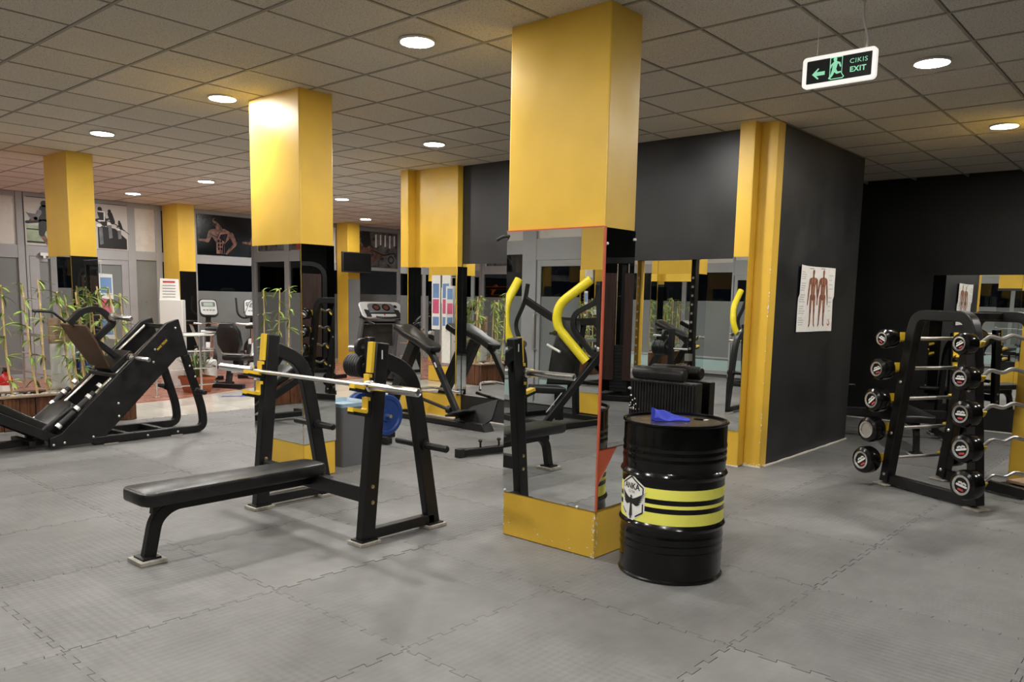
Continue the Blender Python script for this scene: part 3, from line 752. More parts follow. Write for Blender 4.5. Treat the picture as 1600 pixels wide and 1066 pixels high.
dec.text('ANKA', (U0, V0+.066), .047, M_INKB, .0022, .0012, .98)
dec.text('GYM', (U0, V0+.036), .022, M_INKG, .0022, .0003, 1.2)
for s in (-1, 1):                            # spread wings made of separate feathers
    for i in range(6):
        y1 = .050-.014*i; x1 = .112-.009*i
        dec.poly(P([(s*.006, -.004-.003*i), (s*.035, .008-.006*i), (s*x1, y1), (s*(x1-.022), y1-.014), (s*.035, -.006-.006*i), (s*.008, -.016-.002*i)]), M_INKB, .0024+.0001*i)
dec.circle((U0, V0+.010), .0075, M_INKB, .003)
dec.poly(P([(.005, .012), (.014, .008), (.005, .006)]), M_INKB, .003)
dec.poly(P([(-.011, .002), (.011, .002), (.009, -.030), (0, -.045), (-.009, -.030)]), M_INKB, .003)
for a, l in ((-.010, .095), (-.004, .108), (.003, .104), (.010, .090)):
    dec.poly(P([(a*.5-.002, -.03), (a*.5+.002, -.03), (a+.003, -l), (a-.003, -l)]), M_INKB, .0032)
badge = part('badge', dec.m[M_PAPER.name][0], M_PAPER, drum, label='white heptagonal badge with a winged emblem', smooth=False, fix=False)
part('emblem', dec.m[M_INKB.name][0], M_INKB, badge, smooth=False, fix=False); part('lettering', dec.m[M_INKG.name][0], M_INKG, badge, smooth=False, fix=False)

# folded blue cloth and a white scrap on the lid
def cloth():
    m = MB(); nx, ny = 14, 8; vs = []
    for i in range(nx+1):
        for j in range(ny+1):
            a, b = i/nx, j/ny
            x = -.115+.23*a; y = (-.055+.11*b)*(1-.55*a)
            z = .010+.050*math.exp(-(a/.22)**2)*(.35+.65*b)+.030*math.exp(-((b-.5-.25*math.sin(3*a))/.18)**2)*math.exp(-((a-.45)/.35)**2)+.007*math.sin(11*a+6*b)*(1-.6*a)
            z *= .55+.9*b*(1-b)*2*(1-.4*a)
            vs.append((x+.01*math.sin(7*b), y, max(.003, z)))
    fs = [(i*(ny+1)+j, (i+1)*(ny+1)+j, (i+1)*(ny+1)+j+1, i*(ny+1)+j+1) for i in range(nx) for j in range(ny)]
    k = len(vs); low = [(x, y, .001) for x, y, z in vs]
    edge = [i*(ny+1) for i in range(nx+1)]+[nx*(ny+1)+j for j in range(1, ny+1)]+[i*(ny+1)+ny for i in range(nx-1, -1, -1)]+[j for j in range(ny-1, 0, -1)]
    m.add(vs+low, fs+[tuple(q+k for q in f[::-1]) for f in fs]+[(a, a+k, b+k, b) for a, b in zip(edge, edge[1:]+edge[:1])])
    return m
o = part('cloth', cloth(), M_CLOTH); tag(o, 'crumpled royal blue cloth lying on the lid of the black drum', 'cloth')
o.location = (3.93, 2.25, DH-.0125); o.rotation_euler = (0, 0, math.radians(-52)); o.scale = (.86, 1.1, 1.45)
o = part('paper_scrap', MB().prism([(-.016, -.008), (.014, -.010), (.017, .008), (-.013, .010)], (0, 0, .0015), (1, 0, 0), (0, 1, 0), .002), M_PAPER)
tag(o, 'tiny white scrap of paper on the drum lid', 'paper'); o.location = (4.10, 2.12, DH-.0125)

# ================================================================== FIXED BARBELL RACK AND ITS TEN BARBELLS
RO, RA = (7.0, 1.62, 0), math.radians(-28)
RL = .65
rack = thing('barbell_rack', 'black A-frame rack holding ten fixed barbells at the right edge', 'barbell rack', RO, RA)
for x in (0, RL):
    m = MB(); m.sweep(fillet([(x, .43, .03), (x, .275, 1.30), (x, .235, 1.455), (x, -.235, 1.455), (x, -.290, 1.30), (x, -.43, .03)], [.05, .20, .20, .05], 7), .085, .09, (1, 0, 0))
    part('arch_frame', m, M_BLK, rack, bevel=.008)
    part('base_rail', MB().sweep([(x, -.42, .055), (x, .42, .055)], .055, .085, (0, 0, 1)), M_BLK, rack, bevel=.006)
    for s in (-1, 1): part('foot_plate', MB().box((x-.07, s*.44-.075, 0), (x+.07, s*.44+.075, .014)), M_FOOT, rack, bevel=.003)
    g = MB()
    for s in (-1, 1):
        for z in (.10, .46, .90): g.lathe([(.014, 0), (.014, .005), (.007, .010)], (x-.046, s*(.43-.155*z/1.3), z), (-1, 0, 0), 10)
    part('bolt', g, M_STEEL, rack, kind='stuff')
part('top_rail', MB().sweep([(0, 0, 1.455), (RL, 0, 1.455)], .07, .06, (0, 0, 1)), M_BLK, rack, bevel=.006)
ZS = [1.257, 1.004, .742, .485, .218]; HR = [.082, .092, .102, .108, .114]
legy = lambda z: .43-.155*z/1.30
for s in (-1, 1):
    for z in ZS:
        for x in (.0, RL):
            y = s*(legy(z)+.045)
            m = MB(); yy = y
            m.sweep(fillet([(x-.066 if x == 0 else x+.066, yy, z+.055), (x-.066 if x == 0 else x+.066, yy, z-.022), (x-.066 if x == 0 else x+.066, yy+s*.075, z-.022), (x-.066 if x == 0 else x+.066, yy+s*.095, z+.02)], [.02, .02], 4), .012, .055 if x else .045, (1, 0, 0))
            part('cradle', m, M_YPAR, rack, label='yellow cradle')
def fixed_barbell(label, s, k, ez):
    z = ZS[k]; r = HR[k]; y = s*(legy(z)+.085)
    t = thing('curl_bar' if ez else 'straight_bar', label, 'barbell', (0, 0, 0), 0, 'fixed curl bars' if ez else 'fixed straight barbells')
    M = Matrix.Rotation(RA, 4, 'Z'); p = Vector(RO)+M @ Vector((0, y, z)); t.location = p; t.rotation_euler = (0, 0, RA)
    x0, x1 = -.115, RL+.115
    if ez:
        h_ = [(0, 0), (.085, 0), (.18, .058), (.31, .030), (.41, .066)]
        pts = [(x0+a, 0, b) for a, b in h_]+[(x1-a, 0, b) for a, b in h_[::-1][1:]]
        part('bar', MB().tube(fillet(pts, .035, 4), .0150, 10), M_STEEL, t)
    else:
        part('bar', MB().tube([(x0, 0, 0), (x1, 0, 0)], .0155, 12), M_STEEL, t)
    for e, d in ((x0, -1), (x1, 1)):
        h = MB().lathe([(.03, -.01), (r*.72, 0), (r*.93, .012), (r, .03), (r, .10), (r*.93, .118), (r*.70, .128), (r*.66, .124), (0, .124)], (e, 0, 0), (d, 0, 0), 28)
        hd = part('head', h, M_GLOSS, t)
        if d < 0:
            cp = MB().lathe([(r*.66, .122), (r*.66, .132), (r*.52, .133), (r*.50, .128)], (e, 0, 0), (d, 0, 0), 24, False)
            part('cap_ring', cp, M_CHR, hd)
            pr = Print(lambda a, b, l, e=e: Vector((e-.1245-l, -a, b)))
            rot = random.uniform(-.5, .9)
            if s > 0 and k == 3: pr.circle((0, 0), r*.5, M_STEEL, .0006, 20)
            else:
                cr, sr = math.cos(rot), math.sin(rot)
                Q = lambda a, b: (r*(a*cr-b*sr), r*(a*sr+b*cr))
                pr.line([Q(-.26, .12), Q(-.10, .17), Q(.02, .10), Q(.14, .19), Q(.28, .13)], r*.12, M_WPL)
                pr.line([Q(-.36, -.05), Q(.36, -.03)], r*.15, M_WPL)
                pr.line([Q(-.16, -.32), Q(.16, -.32)], r*.14, M_INKR)
            pr.build({M_WPL.name: 'cap_print', M_INKR.name: 'cap_mark', M_STEEL.name: 'cap_disc'}, hd)
    return t
RUNG = ['top', 'second', 'middle', 'fourth', 'lowest']
for k in range(5):
    fixed_barbell('chrome straight barbell with round black heads on the %s rung, rack left side' % RUNG[k], 1, k, False)
    fixed_barbell('zigzag chrome curl bar with round black heads on the %s rung, rack right side' % RUNG[k], -1, k, True)

# ================================================================== LEG PRESS
LA = math.radians(3)
lp = thing('leg_press', 'large black sloping leg press machine before the bamboo at the left', 'leg press', (2.74, 8.24, 0), LA)
DW = .55
plate = [(0, .03), (0, .12), (.10, .15), (1.20, 1.20), (1.335, 1.245), (1.43, .87), (1.30, .83), (.50, .06), (.46, .03)]
for i, y in enumerate((0.0, DW)):
    part('side_plate', MB().prism(plate, (0, y, 0), (1, 0, 0), (0, 0, 1), .05), M_BLK, lp, bevel=.006)
    part('rear_leg', MB().sweep(fillet([(1.40, y, .86), (1.585, y, .26), (1.60, y, .04), (1.30, y, .045), (.40, y, .045)], [.10, .17, .05], 8), .075, .06, (0, 1, 0)), M_BLK, lp, bevel=.006)
    part('foot_pad', MB().box((.50, y-.035, 0), (.64, y+.035, .008)), M_FOOT, lp)
    part('foot_pad', MB().box((1.20, y-.035, 0), (1.33, y+.035, .008)), M_FOOT, lp)
    p = MB().lathe([(.04, .03), (.04, .05), (.027, .055), (.027, .20), (.02, .208), (0, .21)], (1.51, y, .46), (0, -1 if i == 0 else 1, 0), 14)
    part('plate_peg', p, M_RUBB, lp)
    # guide rail and capped spring tube on the inner face
    yy = y+(.07 if i == 0 else -.07)
    part('guide_rod', MB().tube([(.36, yy, .40), (1.22, yy, 1.16)], .014, 10), M_CHR, lp)
    sidey = y-.0 if i == 0 else y
    hb = MB().tube([(.10, sidey, .235), (.24, sidey, .352)], .026, 10).tube([(.28, sidey, .39), (.44, sidey, .525)], .027, 10)
    part('lever_grip', hb, M_RUBB, lp, split=True)
    cp = MB()
    for a in ((.08, .215), (.255, .37), (.37, .475), (.48, .575)): cp.tube([(a[0], sidey, a[1]), (a[0]+.028, sidey, a[1]+.025)], .030, 10)
    part('grip_cap', cp, M_STEEL, lp, split=True)
    b = MB()
    for x, z in ((.03, .055), (.13, .065), (.40, .09), (.66, .40), (.66, .27), (1.04, .80), (1.06, .93), (1.29, 1.15), (1.44, .74), (1.50, .62), (1.28, .04), (.95, .04)):
        b.lathe([(.012, 0), (.012, .006), (.005, .010)], (x, y+(-.026 if i == 0 else .026), z), (0, -1 if i == 0 else 1, 0), 8)
    part('bolt', b, M_STEEL, lp, kind='stuff')
part('cross_rail', MB().sweep([(1.18, .0, .045), (1.18, DW, .045)], .06, .06, (0, 0, 1)).sweep([(.78, 0, .045), (.78, DW, .045)], .06, .06, (0, 0, 1)), M_BLK, lp, bevel=.005, split=True)
part('cross_rail', MB().sweep([(1.27, 0, 1.16), (1.27, DW, 1.16)], .05, .05, (0, 0, 1)), M_BLK, lp, bevel=.005)
part('cross_rail', MB().sweep([(.66, 0, .68), (.66, DW, .68)], .05, .04, (0, 0, 1)), M_BLK, lp, bevel=.005)
part('floor_rail', MB().sweep([(.05, .27, .06), (-1.05, .27, .06)], .09, .06, (0, 0, 1)).sweep([(-.12, .06, .075), (-.12, .50, .075)], .06, .05, (0, 0, 1)).sweep([(-1.0, -.05, .05), (-1.0, .6, .05)], .06, .06, (0, 0, 1)), M_BLK, lp, bevel=.005)
st = [(-.20, -.19), (.16, -.21), (.22, -.15), (.24, 0), (.22, .15), (.16, .21), (-.20, .19)]
part('seat_pad', MB().pad(st, (.13, .27, .265), Vector((.80, 0, .60)), (0, 1, 0), .10, .035, 3), M_PAD, lp)
bk = [(-.06, -.18), (.85, -.2), (.88, -.15), (.88, .15), (.85, .2), (-.06, .18)]
part('back_pad', MB().pad(bk, (.02, .27, .20), Vector((-.86, 0, .51)), (0, 1, 0), .09, .03, 3), M_PAD, lp)
part('back_frame', MB().sweep([(.06, .02, .10), (-.85, .02, .60)], .09, .04, (0, 1, 0)).sweep([(.06, .52, .10), (-.85, .52, .60)], .09, .04, (0, 1, 0)), M_BLK, lp, bevel=.005, split=True)
# carriage: foot plate, arch, strut, weight horns
DV = Vector((-.50, 0, .866))
fo = Vector((.565, .27, .875))
part('foot_plate', MB().prism([(-.20, -.13), (.20, -.13), (.28, .17), (.28, .36), (-.28, .36), (-.28, .17)], fo, (0, 1, 0), DV, .022), M_BROWN, lp, bevel=.004, label='brown ribbed foot plate')
part('carriage_arch', MB().sweep(fillet([(.35, .27, 1.20), (.48, .27, 1.335), (.66, .27, 1.345), (.79, .27, 1.20), (.52, .27, .97)], [.12, .14, .05], 8), .06, .06, (0, 1, 0)), M_BLK, lp, bevel=.005)
part('carriage_strut', MB().sweep([(.38, .27, 1.20), (.86, .27, .80)], .055, .06, (0, 1, 0)), M_BLK, lp, bevel=.005)
part('carriage_base', MB().sweep([(.66, .27, .72), (.88, .27, .90)], .05, .34, (0, 1, 0)), M_BLK, lp, bevel=.006)
for y0, d in ((.27, -1), (.27, 1)):
    part('weight_horn', MB().lathe([(.045, .03), (.045, .06), (.026, .065), (.026, .30), (.020, .31), (0, .31)], (.75, y0, 1.265), (0.25, d, -.05), 14), M_CHR, lp)
    part('weight_horn', MB().lathe([(.045, .20), (.045, .24), (.026, .245), (.026, .46), (.020, .47), (0, .47)], (.80, y0, .855), (0.25, d, -.04), 14), M_CHR, lp)
part('carriage_handle', MB().tube(fillet([(.42, .50, 1.20), (.30, .52, 1.31), (.12, .52, 1.315)], .04), .015, 8), M_RUBB, lp)
part('badge_plate', MB().prism(rrect(.20, .045, .022), (1.14, -.0255, .975), (.73, 0, .68), (-.68, 0, .73), .003), M_SIGNB, lp, label='small black name plate with yellow letters', smooth=False)
pr = Print(None, (1.14, -.0272, .975), (.73, 0, .68), (-.68, 0, .73))
pr.text('MAX TECH', (0, 0), .030, M_YPAR, .0005, .0004)
pr.build({M_YPAR.name: 'lettering'}, lp)

# ================================================================== EXIT SIGN
sg = thing('exit_sign', 'hanging black emergency exit sign with green arrow and running figure', 'exit sign', (4.60, 1.69, 2.805))
# local frame: u runs -y (to the right seen from the camera), faces -x
fr = MB()
outer = rrect(.395, .165, .022, 5); inner = rrect(.352, .125, .006, 5); k = len(outer)
def SP(a, b, d): return Vector((d, -a, b))
vs = []
for d in (-.014, .014):
    vs += [SP(a, b, d) for a, b in outer]+[SP(a, b, d) for a, b in inner]
fs = []
for i in range(k):
    j = (i+1) % k
    fs += [(i, j, k+j, k+i), (2*k+i, 3*k+i, 3*k+j, 2*k+j), (i, 2*k+i, 2*k+j, j), (k+i, k+j, 3*k+j, 3*k+i)]
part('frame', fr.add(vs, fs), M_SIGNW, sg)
part('face', MB().prism([(a, b) for a, b in inner], (0, 0, 0), (0, -1, 0), (0, 0, 1), .016), M_SIGNB, sg, smooth=False)
pr = Print(lambda a, b, l: Vector((-.0085-l, -a, b)))
g = M_GREEN
pr.poly([(-.145, -.012), (-.112, .018), (-.106, .014), (-.120, -.002), (-.074, -.002), (-.074, -.022), (-.120, -.022), (-.106, -.038), (-.112, -.042)], g)
def fig(dx, dy, k):
    pr.circle((dx+.002*k, dy+.046*k), .010*k, g)
    pr.cap((dx+.004*k, dy+.026*k), (dx-.002*k, dy-.008*k), .013*k, .011*k, g)
    pr.cap((dx+.008*k, dy+.030*k), (dx+.026*k, dy+.024*k), .006*k, .005*k, g, .0008); pr.cap((dx+.026*k, dy+.024*k), (dx+.032*k, dy+.006*k), .005*k, .004*k, g, .0009)
    pr.cap((dx-.002*k, dy+.028*k), (dx-.018*k, dy+.016*k), .006*k, .005*k, g, .0008); pr.cap((dx-.018*k, dy+.016*k), (dx-.022*k, dy+.004*k), .005*k, .004*k, g, .0009)
    pr.cap((dx+.002*k, dy-.010*k), (dx+.014*k, dy-.026*k), .009*k, .006*k, g, .0008); pr.cap((dx+.014*k, dy-.026*k), (dx+.034*k, dy-.024*k), .006*k, .004*k, g, .0009)
    pr.cap((dx-.004*k, dy-.010*k), (dx-.012*k, dy-.032*k), .009*k, .007*k, g, .0010); pr.cap((dx-.012*k, dy-.032*k), (dx-.026*k, dy-.050*k), .007*k, .005*k, g, .0011)
fig(-.022, .004, 1.0)
pr.line([(-.046, .060), (.018, .060), (.018, -.028)], .0035, g); pr.line([(-.046, .060), (-.046, -.045), (-.040, -.052), (.022, -.052), (.030, -.046), (.018, -.028)], .0045, g)
pr.text('CIKIS', (.105, .026), .034, g, .0008, .0, 1.1, 0, 1.12)
pr.text('EXIT', (.103, -.018), .038, g, .0008, .0012, 1.02, 0, 1.1)
pr.build({g.name: 'pictogram'}, sg)
part('cable', MB().tube(fillet([(0, -.135, .083), (0, -.148, .13), (0, -.115, .22), (0, -.108, CH-2.805)], .05), .0065, 6).ball((0, -.108, CH-2.805-.008), .012, 8, 6), M_WPL, sg)
part('wire', MB().tube([(0, .125, .083), (0, .125, CH-2.805)], .0012, 5).tube([(0, -.125, .083), (0, -.125, CH-2.805)], .0012, 5), M_STEEL, sg, split=True)

# ================================================================== ANATOMY POSTER
po = thing('anatomy_poster', 'white paper poster with two muscle figures taped on the black wall', 'poster', (8.18, 3.088, 1.585))
PW, PH = .98, .655
PW = .94
def pw(a, b, l):
    c = .018*(abs(a)/(PW/2))**6*(1 if b > 0 else .3)+.006*math.sin(6*a+3*b)**2+.010*max(0, -b/PH)**3*math.sin(3+7*a)**2
    return Vector((a, -.004-c-l, b+.006*math.sin(5*a)*(1 if b > .2 else .4)))
pr = Print(pw, maxlen=.07)
pr.poly([(-PW/2, -PH/2), (PW/2, -PH/2-.008), (PW/2-.01, PH/2-.01), (.1, PH/2-.012), (-PW/2+.01, PH/2)], M_PAPER, 0)
def anat(cx, m, k=1, back=False):
    kx = k*1.45
    C = lambda p0, p1, r0, r1: pr.cap((cx+p0[0]*kx, p0[1]*k), (cx+p1[0]*kx, p1[1]*k), r0*k, r1*k, m, .0015)
    C((0, .265), (0, .245), .026, .022); C((0, .225), (0, .205), .018, .030); C((-.045, .175), (.045, .175), .034, .034); C((0, .16), (0, .03), .060, .050)
    for s in (-1, 1):
        C((s*.060, .175), (s*.078, .075), .026, .019); C((s*.078, .07), (s*.092, -.03), .018, .012); C((s*.092, -.035), (s*.094, -.06), .012, .008)
        C((s*.030, .01), (s*.036, -.12), .036, .024); C((s*.036, -.13), (s*.040, -.25), .024, .014); C((s*.040, -.255), (s*.052, -.275), .014, .010)
L2 = mat('muscle_light', (.40, .20, .12), .6, noise=.5, nscale=80)
for cx in (-.09, .17):                       # each figure is a part of its own
    main = pr; pr = Print(pw, maxlen=.07); anat(cx, M_MUSC)
    for s in (-1, 1):
        for y0, y1, xx, r in ((.185, .15, .035, .016), (.11, .04, .018, .010), (-.02, -.10, .045, .014), (-.15, -.20, .055, .010), (.15, .09, .095, .010)):
            pr.cap((cx+s*xx, y0), (cx+s*xx*1.05, y1), r, r*.7, L2, .003)
    fg = part('muscle_figure', pr.m[M_MUSC.name][0], M_MUSC, po, smooth=False, fix=False)
    part('muscle_highlight', pr.m[L2.name][0], L2, fg, smooth=False, fix=False); pr = main
for i in range(24):
    y = .26-.0225*i
    if i % 5 != 4:
        pr.line([(-.43, y), (-.43+.10+.05*((i*7) % 4)/4, y)], .0045, M_INKG, .0015)
        if i % 2: pr.line([(.33, y), (.33+.07+.04*((i*5) % 3)/3, y)], .0045, M_INKG, .0015)
pr.line([(-.20, .30), (-.10, .30)], .008, M_INKG, .0015); pr.line([(.08, .30), (.20, .30)], .008, M_INKG, .0015)
pr.circle((.37, -.25), .030, M_INKR, .0015); pr.circle((.36, -.245), .018, M_PAPER, .0025)
root_m = pr.m.pop(M_PAPER.name)[0]
part('sheet', root_m, M_PAPER, po, fix=True)
pr.build({M_INKG.name: 'caption_lines', M_INKR.name: 'red_mark'}, po)

# ================================================================== CHEST SUPPORTED ROW MACHINE
tb = thing('row_machine', 'black chest-support row machine before the left yellow pilaster', 'row machine', (6.65, 7.15, 0))
Y = lambda y: y-7.15
m = MB().sweep([(0, Y(7.95), .03), (0, Y(7.43), .955)], .13, .11, (1, 0, 0)); part('main_post', m, M_BLK, tb, bevel=.008)
part('front_strut', MB().sweep(fillet([(0, Y(7.24), .92), (0, Y(7.12), .86), (0, Y(6.64), .12)], .08), .065, .065, (1, 0, 0)), M_BLK, tb, bevel=.006)
part('floor_rail', MB().sweep([(0, Y(7.95), .04), (0, Y(6.45), .04)], .09, .06, (0, 0, 1)), M_BLK, tb, bevel=.006)
part('foot_bar', MB().sweep([(-.28, Y(7.9), .035), (.28, Y(7.9), .035)], .07, .06, (0, 0, 1)), M_BLK, tb, bevel=.006)
pd = [(-.33, -.10), (-.31, -.135), (-.10, -.15), (.10, -.11), (.32, -.12), (.36, -.08), (.36, .08), (.32, .12), (.10, .11), (-.10, .15), (-.31, .135), (-.33, .10)]
part('chest_pad', MB().pad(pd, (0, Y(7.385), 1.03), Vector((0, -.92, -.39)), (1, 0, 0), .085, .03, 3), M_PAD, tb)
part('pivot_arm', MB().tube([(0.05, Y(7.35), .27), (.02, Y(6.84), .19)], .022, 8), M_BLK, tb)
part('hub', MB().lathe([(.0, -.03), (.045, -.03), (.05, 0), (.045, .03), (0, .03)], (.02, Y(6.83), .19), (.2, -1, -.1), 14), M_RUBB, tb)
part('foot_plate', MB().prism([(-.20, -.12), (.20, -.12), (.26, .06), (.18, .17), (-.18, .17), (-.26, .06)], (-.02, Y(6.58), .17), (.9, .1, -.1), Vector((.12, -.85, .30)), .022), M_RUBB, tb, bevel=.004)
part('foot_plate', MB().prism([(-.40, -.15), (-.08, .10), (.30, .22), (.30, -.03), (.14, -.15)], (.06, Y(6.45), .155), (0, -1, .04), Vector((.38, 0, .92)), .024), M_RUBB, tb, bevel=.004)
part('foot_block', MB().prism([(-.16, 0), (.22, 0), (.16, .09), (-.08, .09)], (.02, Y(6.38), 0), (0, -1, 0), (0, 0, 1), .16), M_RUBB, tb, bevel=.004)
part('handle', MB().tube(fillet([(-.35, Y(7.0), .36), (-.12, Y(7.22), .42), (.12, Y(7.22), .42), (.35, Y(7.0), .36)], .08), .016, 8), M_CHR, tb)
part('badge_plate', MB().prism(rrect(.022, .07, .008), (-.034, Y(7.02), .72), Vector((0, -.84, .54)), Vector((0, -.54, -.84)), .003), M_WPL, tb, label='small pale sticker')

# ================================================================== WASTE BIN
bn = thing('waste_bin', 'grey plastic waste bin lined with a pale blue bag beside the lit column', 'bin', (4.42, 5.90, 0), 0)
def frustum(hw0, hd0, hw1, hd1, z0, z1, r=.03):
    a = rrect(hw0*2, hd0*2, r); b = rrect(hw1*2, hd1*2, r); k = len(a)
    return MB().add([(x, y, z0) for x, y in a]+[(x, y, z1) for x, y in b], [tuple(range(k-1, -1, -1))]+[(i, (i+1) % k, k+(i+1) % k, k+i) for i in range(k)])
part('body', frustum(.15, .17, .175, .20, 0, .56), M_GREY, bn)
lin_ = frustum(.172, .197, .180, .205, .53, .575); lin_.v = lin_.v
k = len(lin_.v)//2; inner_ = [(x*.86, y*.86, .54) for x, y, z in lin_.v[k:2*k]]
lin_.f = lin_.f[1:]; n0 = len(lin_.v); lin_.add(inner_, []); lin_.f += [(k+i, k+(i+1) % k, n0+(i+1) % k, n0+i) for i in range(k)]+[tuple(range(n0, n0+k))]
part('bag', lin_, M_LBLUE, bn, label='pale blue bag folded over the rim')

# ================================================================== WEIGHT TREE AND ITS PLATES
wt = thing('plate_tree', 'black weight plate tree behind the waste bin', 'plate rack', (5.30, 6.62, 0))
part('post', MB().sweep([(0, 0, .04), (0, 0, 1.10)], .08, .08, (0, 1, 0)), M_BLK, wt, bevel=.006)
part('base_frame', MB().sweep([(-.32, 0, .04), (.32, 0, .04)], .07, .06, (0, 0, 1)).sweep([(0, -.32, .04), (0, .32, .04)], .07, .06, (0, 0, 1)), M_BLK, wt, bevel=.006)
PEG = [(0, -1, .78), (0, 1, .78), (0, -1, .30), (0, 1, .30), (-.0, 1, .98)]
for dx, d, z in PEG: part('peg', MB().cyl((dx, d*.03, z), (dx, d*.34, z), .020, 10), M_CHR, wt)
def plate_obj(label, x, y, z, r, th, m, ax, group, n=0):
    o = MB().lathe([(.026, -th/2), (r*.30, -th/2), (r*.34, -th*.22), (r*.74, -th*.22), (r*.80, -th/2), (r*.96, -th/2), (r, -th*.3), (r, th*.3), (r*.96, th/2), (r*.80, th/2), (r*.74, th*.22), (r*.34, th*.22), (r*.30, th/2), (.026, th/2)], (0, 0, 0), ax, 26)
    q = part('weight_plate', o, m); q.location = (x, y, z); return tag(q, label, 'weight plate', group)
NTH = ['first', 'second', 'third', 'fourth', 'fifth', 'last']
for i in range(6): plate_obj('small black weight plate on the plate tree, %s from its post' % NTH[i], 5.30, 6.62+.085+.040*i, .79, .125, .034, M_RUBB, (0, 1, 0), 'small black plates on the tree')
for i in range(2): plate_obj(['large blue weight plate on the lower peg of the plate tree, nearest the camera', 'second large blue weight plate behind the first on the plate tree'][i], 5.30, 6.62-.26+.055*i, .305, .215, .048, M_BLUE, (0, 1, 0), None)
for i in range(2): plate_obj(['large blue weight plate on the far side of the plate tree', 'blue weight plate at the far end of the plate tree'][i], 5.30, 6.62+.10+.055*i, .305, .215, .048, M_BLUE, (0, 1, 0), None)
plate_obj('medium black weight plate on the top peg of the plate tree', 5.30, 6.62+.12, .985, .10, .04, M_RUBB, (0, 1, 0), None)
dr = thing('dumbbell_stand', 'low black stand of small dumbbells behind the lit column', 'dumbbell rack', (5.0, 7.35, 0), math.radians(20))
part('frame', MB().sweep(fillet([(-.35, -.2, 0), (-.3, 0, .9), (.3, 0, .9), (.35, -.2, 0)], .1), .05, .05, (0, 1, 0)).sweep([(-.33, -.1, .45), (.33, -.1, .45)], .05, .16, (0, 1, 0)).sweep([(-.31, -.02, .75), (.31, -.02, .75)], .05, .16, (0, 1, 0)), M_BLK, dr, bevel=.005)

# ================================================================== POWER RACK WITH YELLOW POSTS (behind the big column)
pk = thing('power_rack', 'yellow drilled-post power rack hidden behind the big column, its foot showing', 'power rack', (6.12, 5.22, 0), 0)
for x, y, m, l in ((0, 0, M_YEL, 'yellow drilled upright'), (.48, .13, M_YEL, 'yellow drilled upright'), (0, -.72, M_BLK, None)):
    part('post', MB().sweep([(x, y, .06), (x, y, 2.02)], .075, .06, (0, 1, 0)), m, pk, bevel=.005, label=l)
    g = MB()
    for i in range(16): g.lathe([(.014, 0), (.014, .010), (.0, .010)], (x-.036, y, .30+.10*i), (-1, 0, 0), 8).lathe([(.014, 0), (.014, .010), (.0, .010)], (x+.036, y, .30+.10*i), (1, 0, 0), 8)
    part('pin', g, M_STEEL, pk, kind='stuff')
part('top_frame', MB().sweep([(0, .05, 2.05), (0, -.77, 2.05)], .07, .09, (0, 0, 1)).sweep([(0, 0, 2.05), (.48, .13, 2.05)], .07, .09, (0, 0, 1)), M_BLK, pk, bevel=.006)
part('base_rail', MB().sweep([(0, 0, .05), (0, -.76, .05)], .07, .07, (0, 0, 1)), M_BLK, pk, bevel=.006)
part('step_bracket', MB().box((.03, -.75, .62), (.10, -.69, .70)).box((.03, -.75, .86), (.10, -.69, .94)), M_STEEL, pk, split=True)
part('foot_rail', MB().sweep([(-.72, .115, .045), (.05, -.09, .045)], .07, .065, (0, 0, 1)), M_BLK, pk, bevel=.006)
part('end_cap', MB().box((-.79, .085, 0), (-.70, .16, .085)), M_RUBB, pk, bevel=.005)
g = MB()
for a in (.25, .52): g.cyl((-.72+.77*a, .115-.2*a, .07), (-.74+.77*a, .10-.2*a, .14), .010, 8).lathe([(.020, 0), (.020, .015), (0, .015)], (-.74+.77*a, .10-.2*a, .14), (-.2, -.2, 1), 8)
part('band_peg', g, M_RUBB, pk)
part('gusset', MB().prism([(-.14, .09), (.0, .09), (.0, .34)], (0, .0, 0), (1, 0, 0), (0, 0, 1), .012).box((-.16, -.045, .088), (0, .05, .096)), M_YPAR, pk, label='yellow triangular gusset')

# ================================================================== RADIATOR AND FOAM ROLLER
ra = thing('radiator', 'chipped black panel radiator against the mirror behind the oil drum', 'radiator', (7.06, 4.16, 0))
m = MB()
for i in range(24):
    y = -.40+.80*(i+.5)/24
    m.prism([(-.0165, -.05), (.0165, -.05), (.010, -.062), (-.010, -.062)], (0, y, .425), (0, 1, 0), (1, 0, 0), .56)
m.box((-.05, -.41, .12), (-.035, .41, .73)); m.box((.035, -.41, .12), (.05, .41, .73))
part('panel', m, M_BLK, ra)
part('grille', MB().box((-.055, -.415, .715), (.055, .415, .735)), mat('chipped_black', (.05, .05, .048), .5, noise=.9, nscale=30), ra, bevel=.004)
for y in (-.4175, .4175): part('side_cover', MB().box((-.055, y-.0075, .13), (.055, y+.0075, .73)), M_BLK, ra, bevel=.004)
part('wall_bracket', MB().box((-.02, -.3, 0), (.02, -.26, .13)).box((-.02, .26, 0), (.02, .30, .13)), M_BLK, ra, split=True)
cp = MB()
for i in range(26):
    y = random.uniform(.20, .40); z = .42+random.random()**2*.16*(1 if i % 3 else .6); s_ = random.uniform(.003, .009)
    cp.prism([(-s_, -s_*.7), (s_, -s_), (s_*.6, s_*1.2), (-s_*.8, s_)], (-.0635, y, z), (0, 1, 0), (0, 0, 1), .001)
part('paint_chips', cp, M_PAPER, ra, kind='stuff', smooth=False)
o = part('foam_roller', MB().lathe([(.0, -.29), (.055, -.29), (.068, -.275), (.070, 0), (.068, .275), (.055, .29), (0, .29)], (0, 0, 0), (0, 1, 0), 22), M_PAD)
o.location = (7.02, 4.17, .806); tag(o, 'thick black padded roller lying on top of the radiator', 'foam roller')

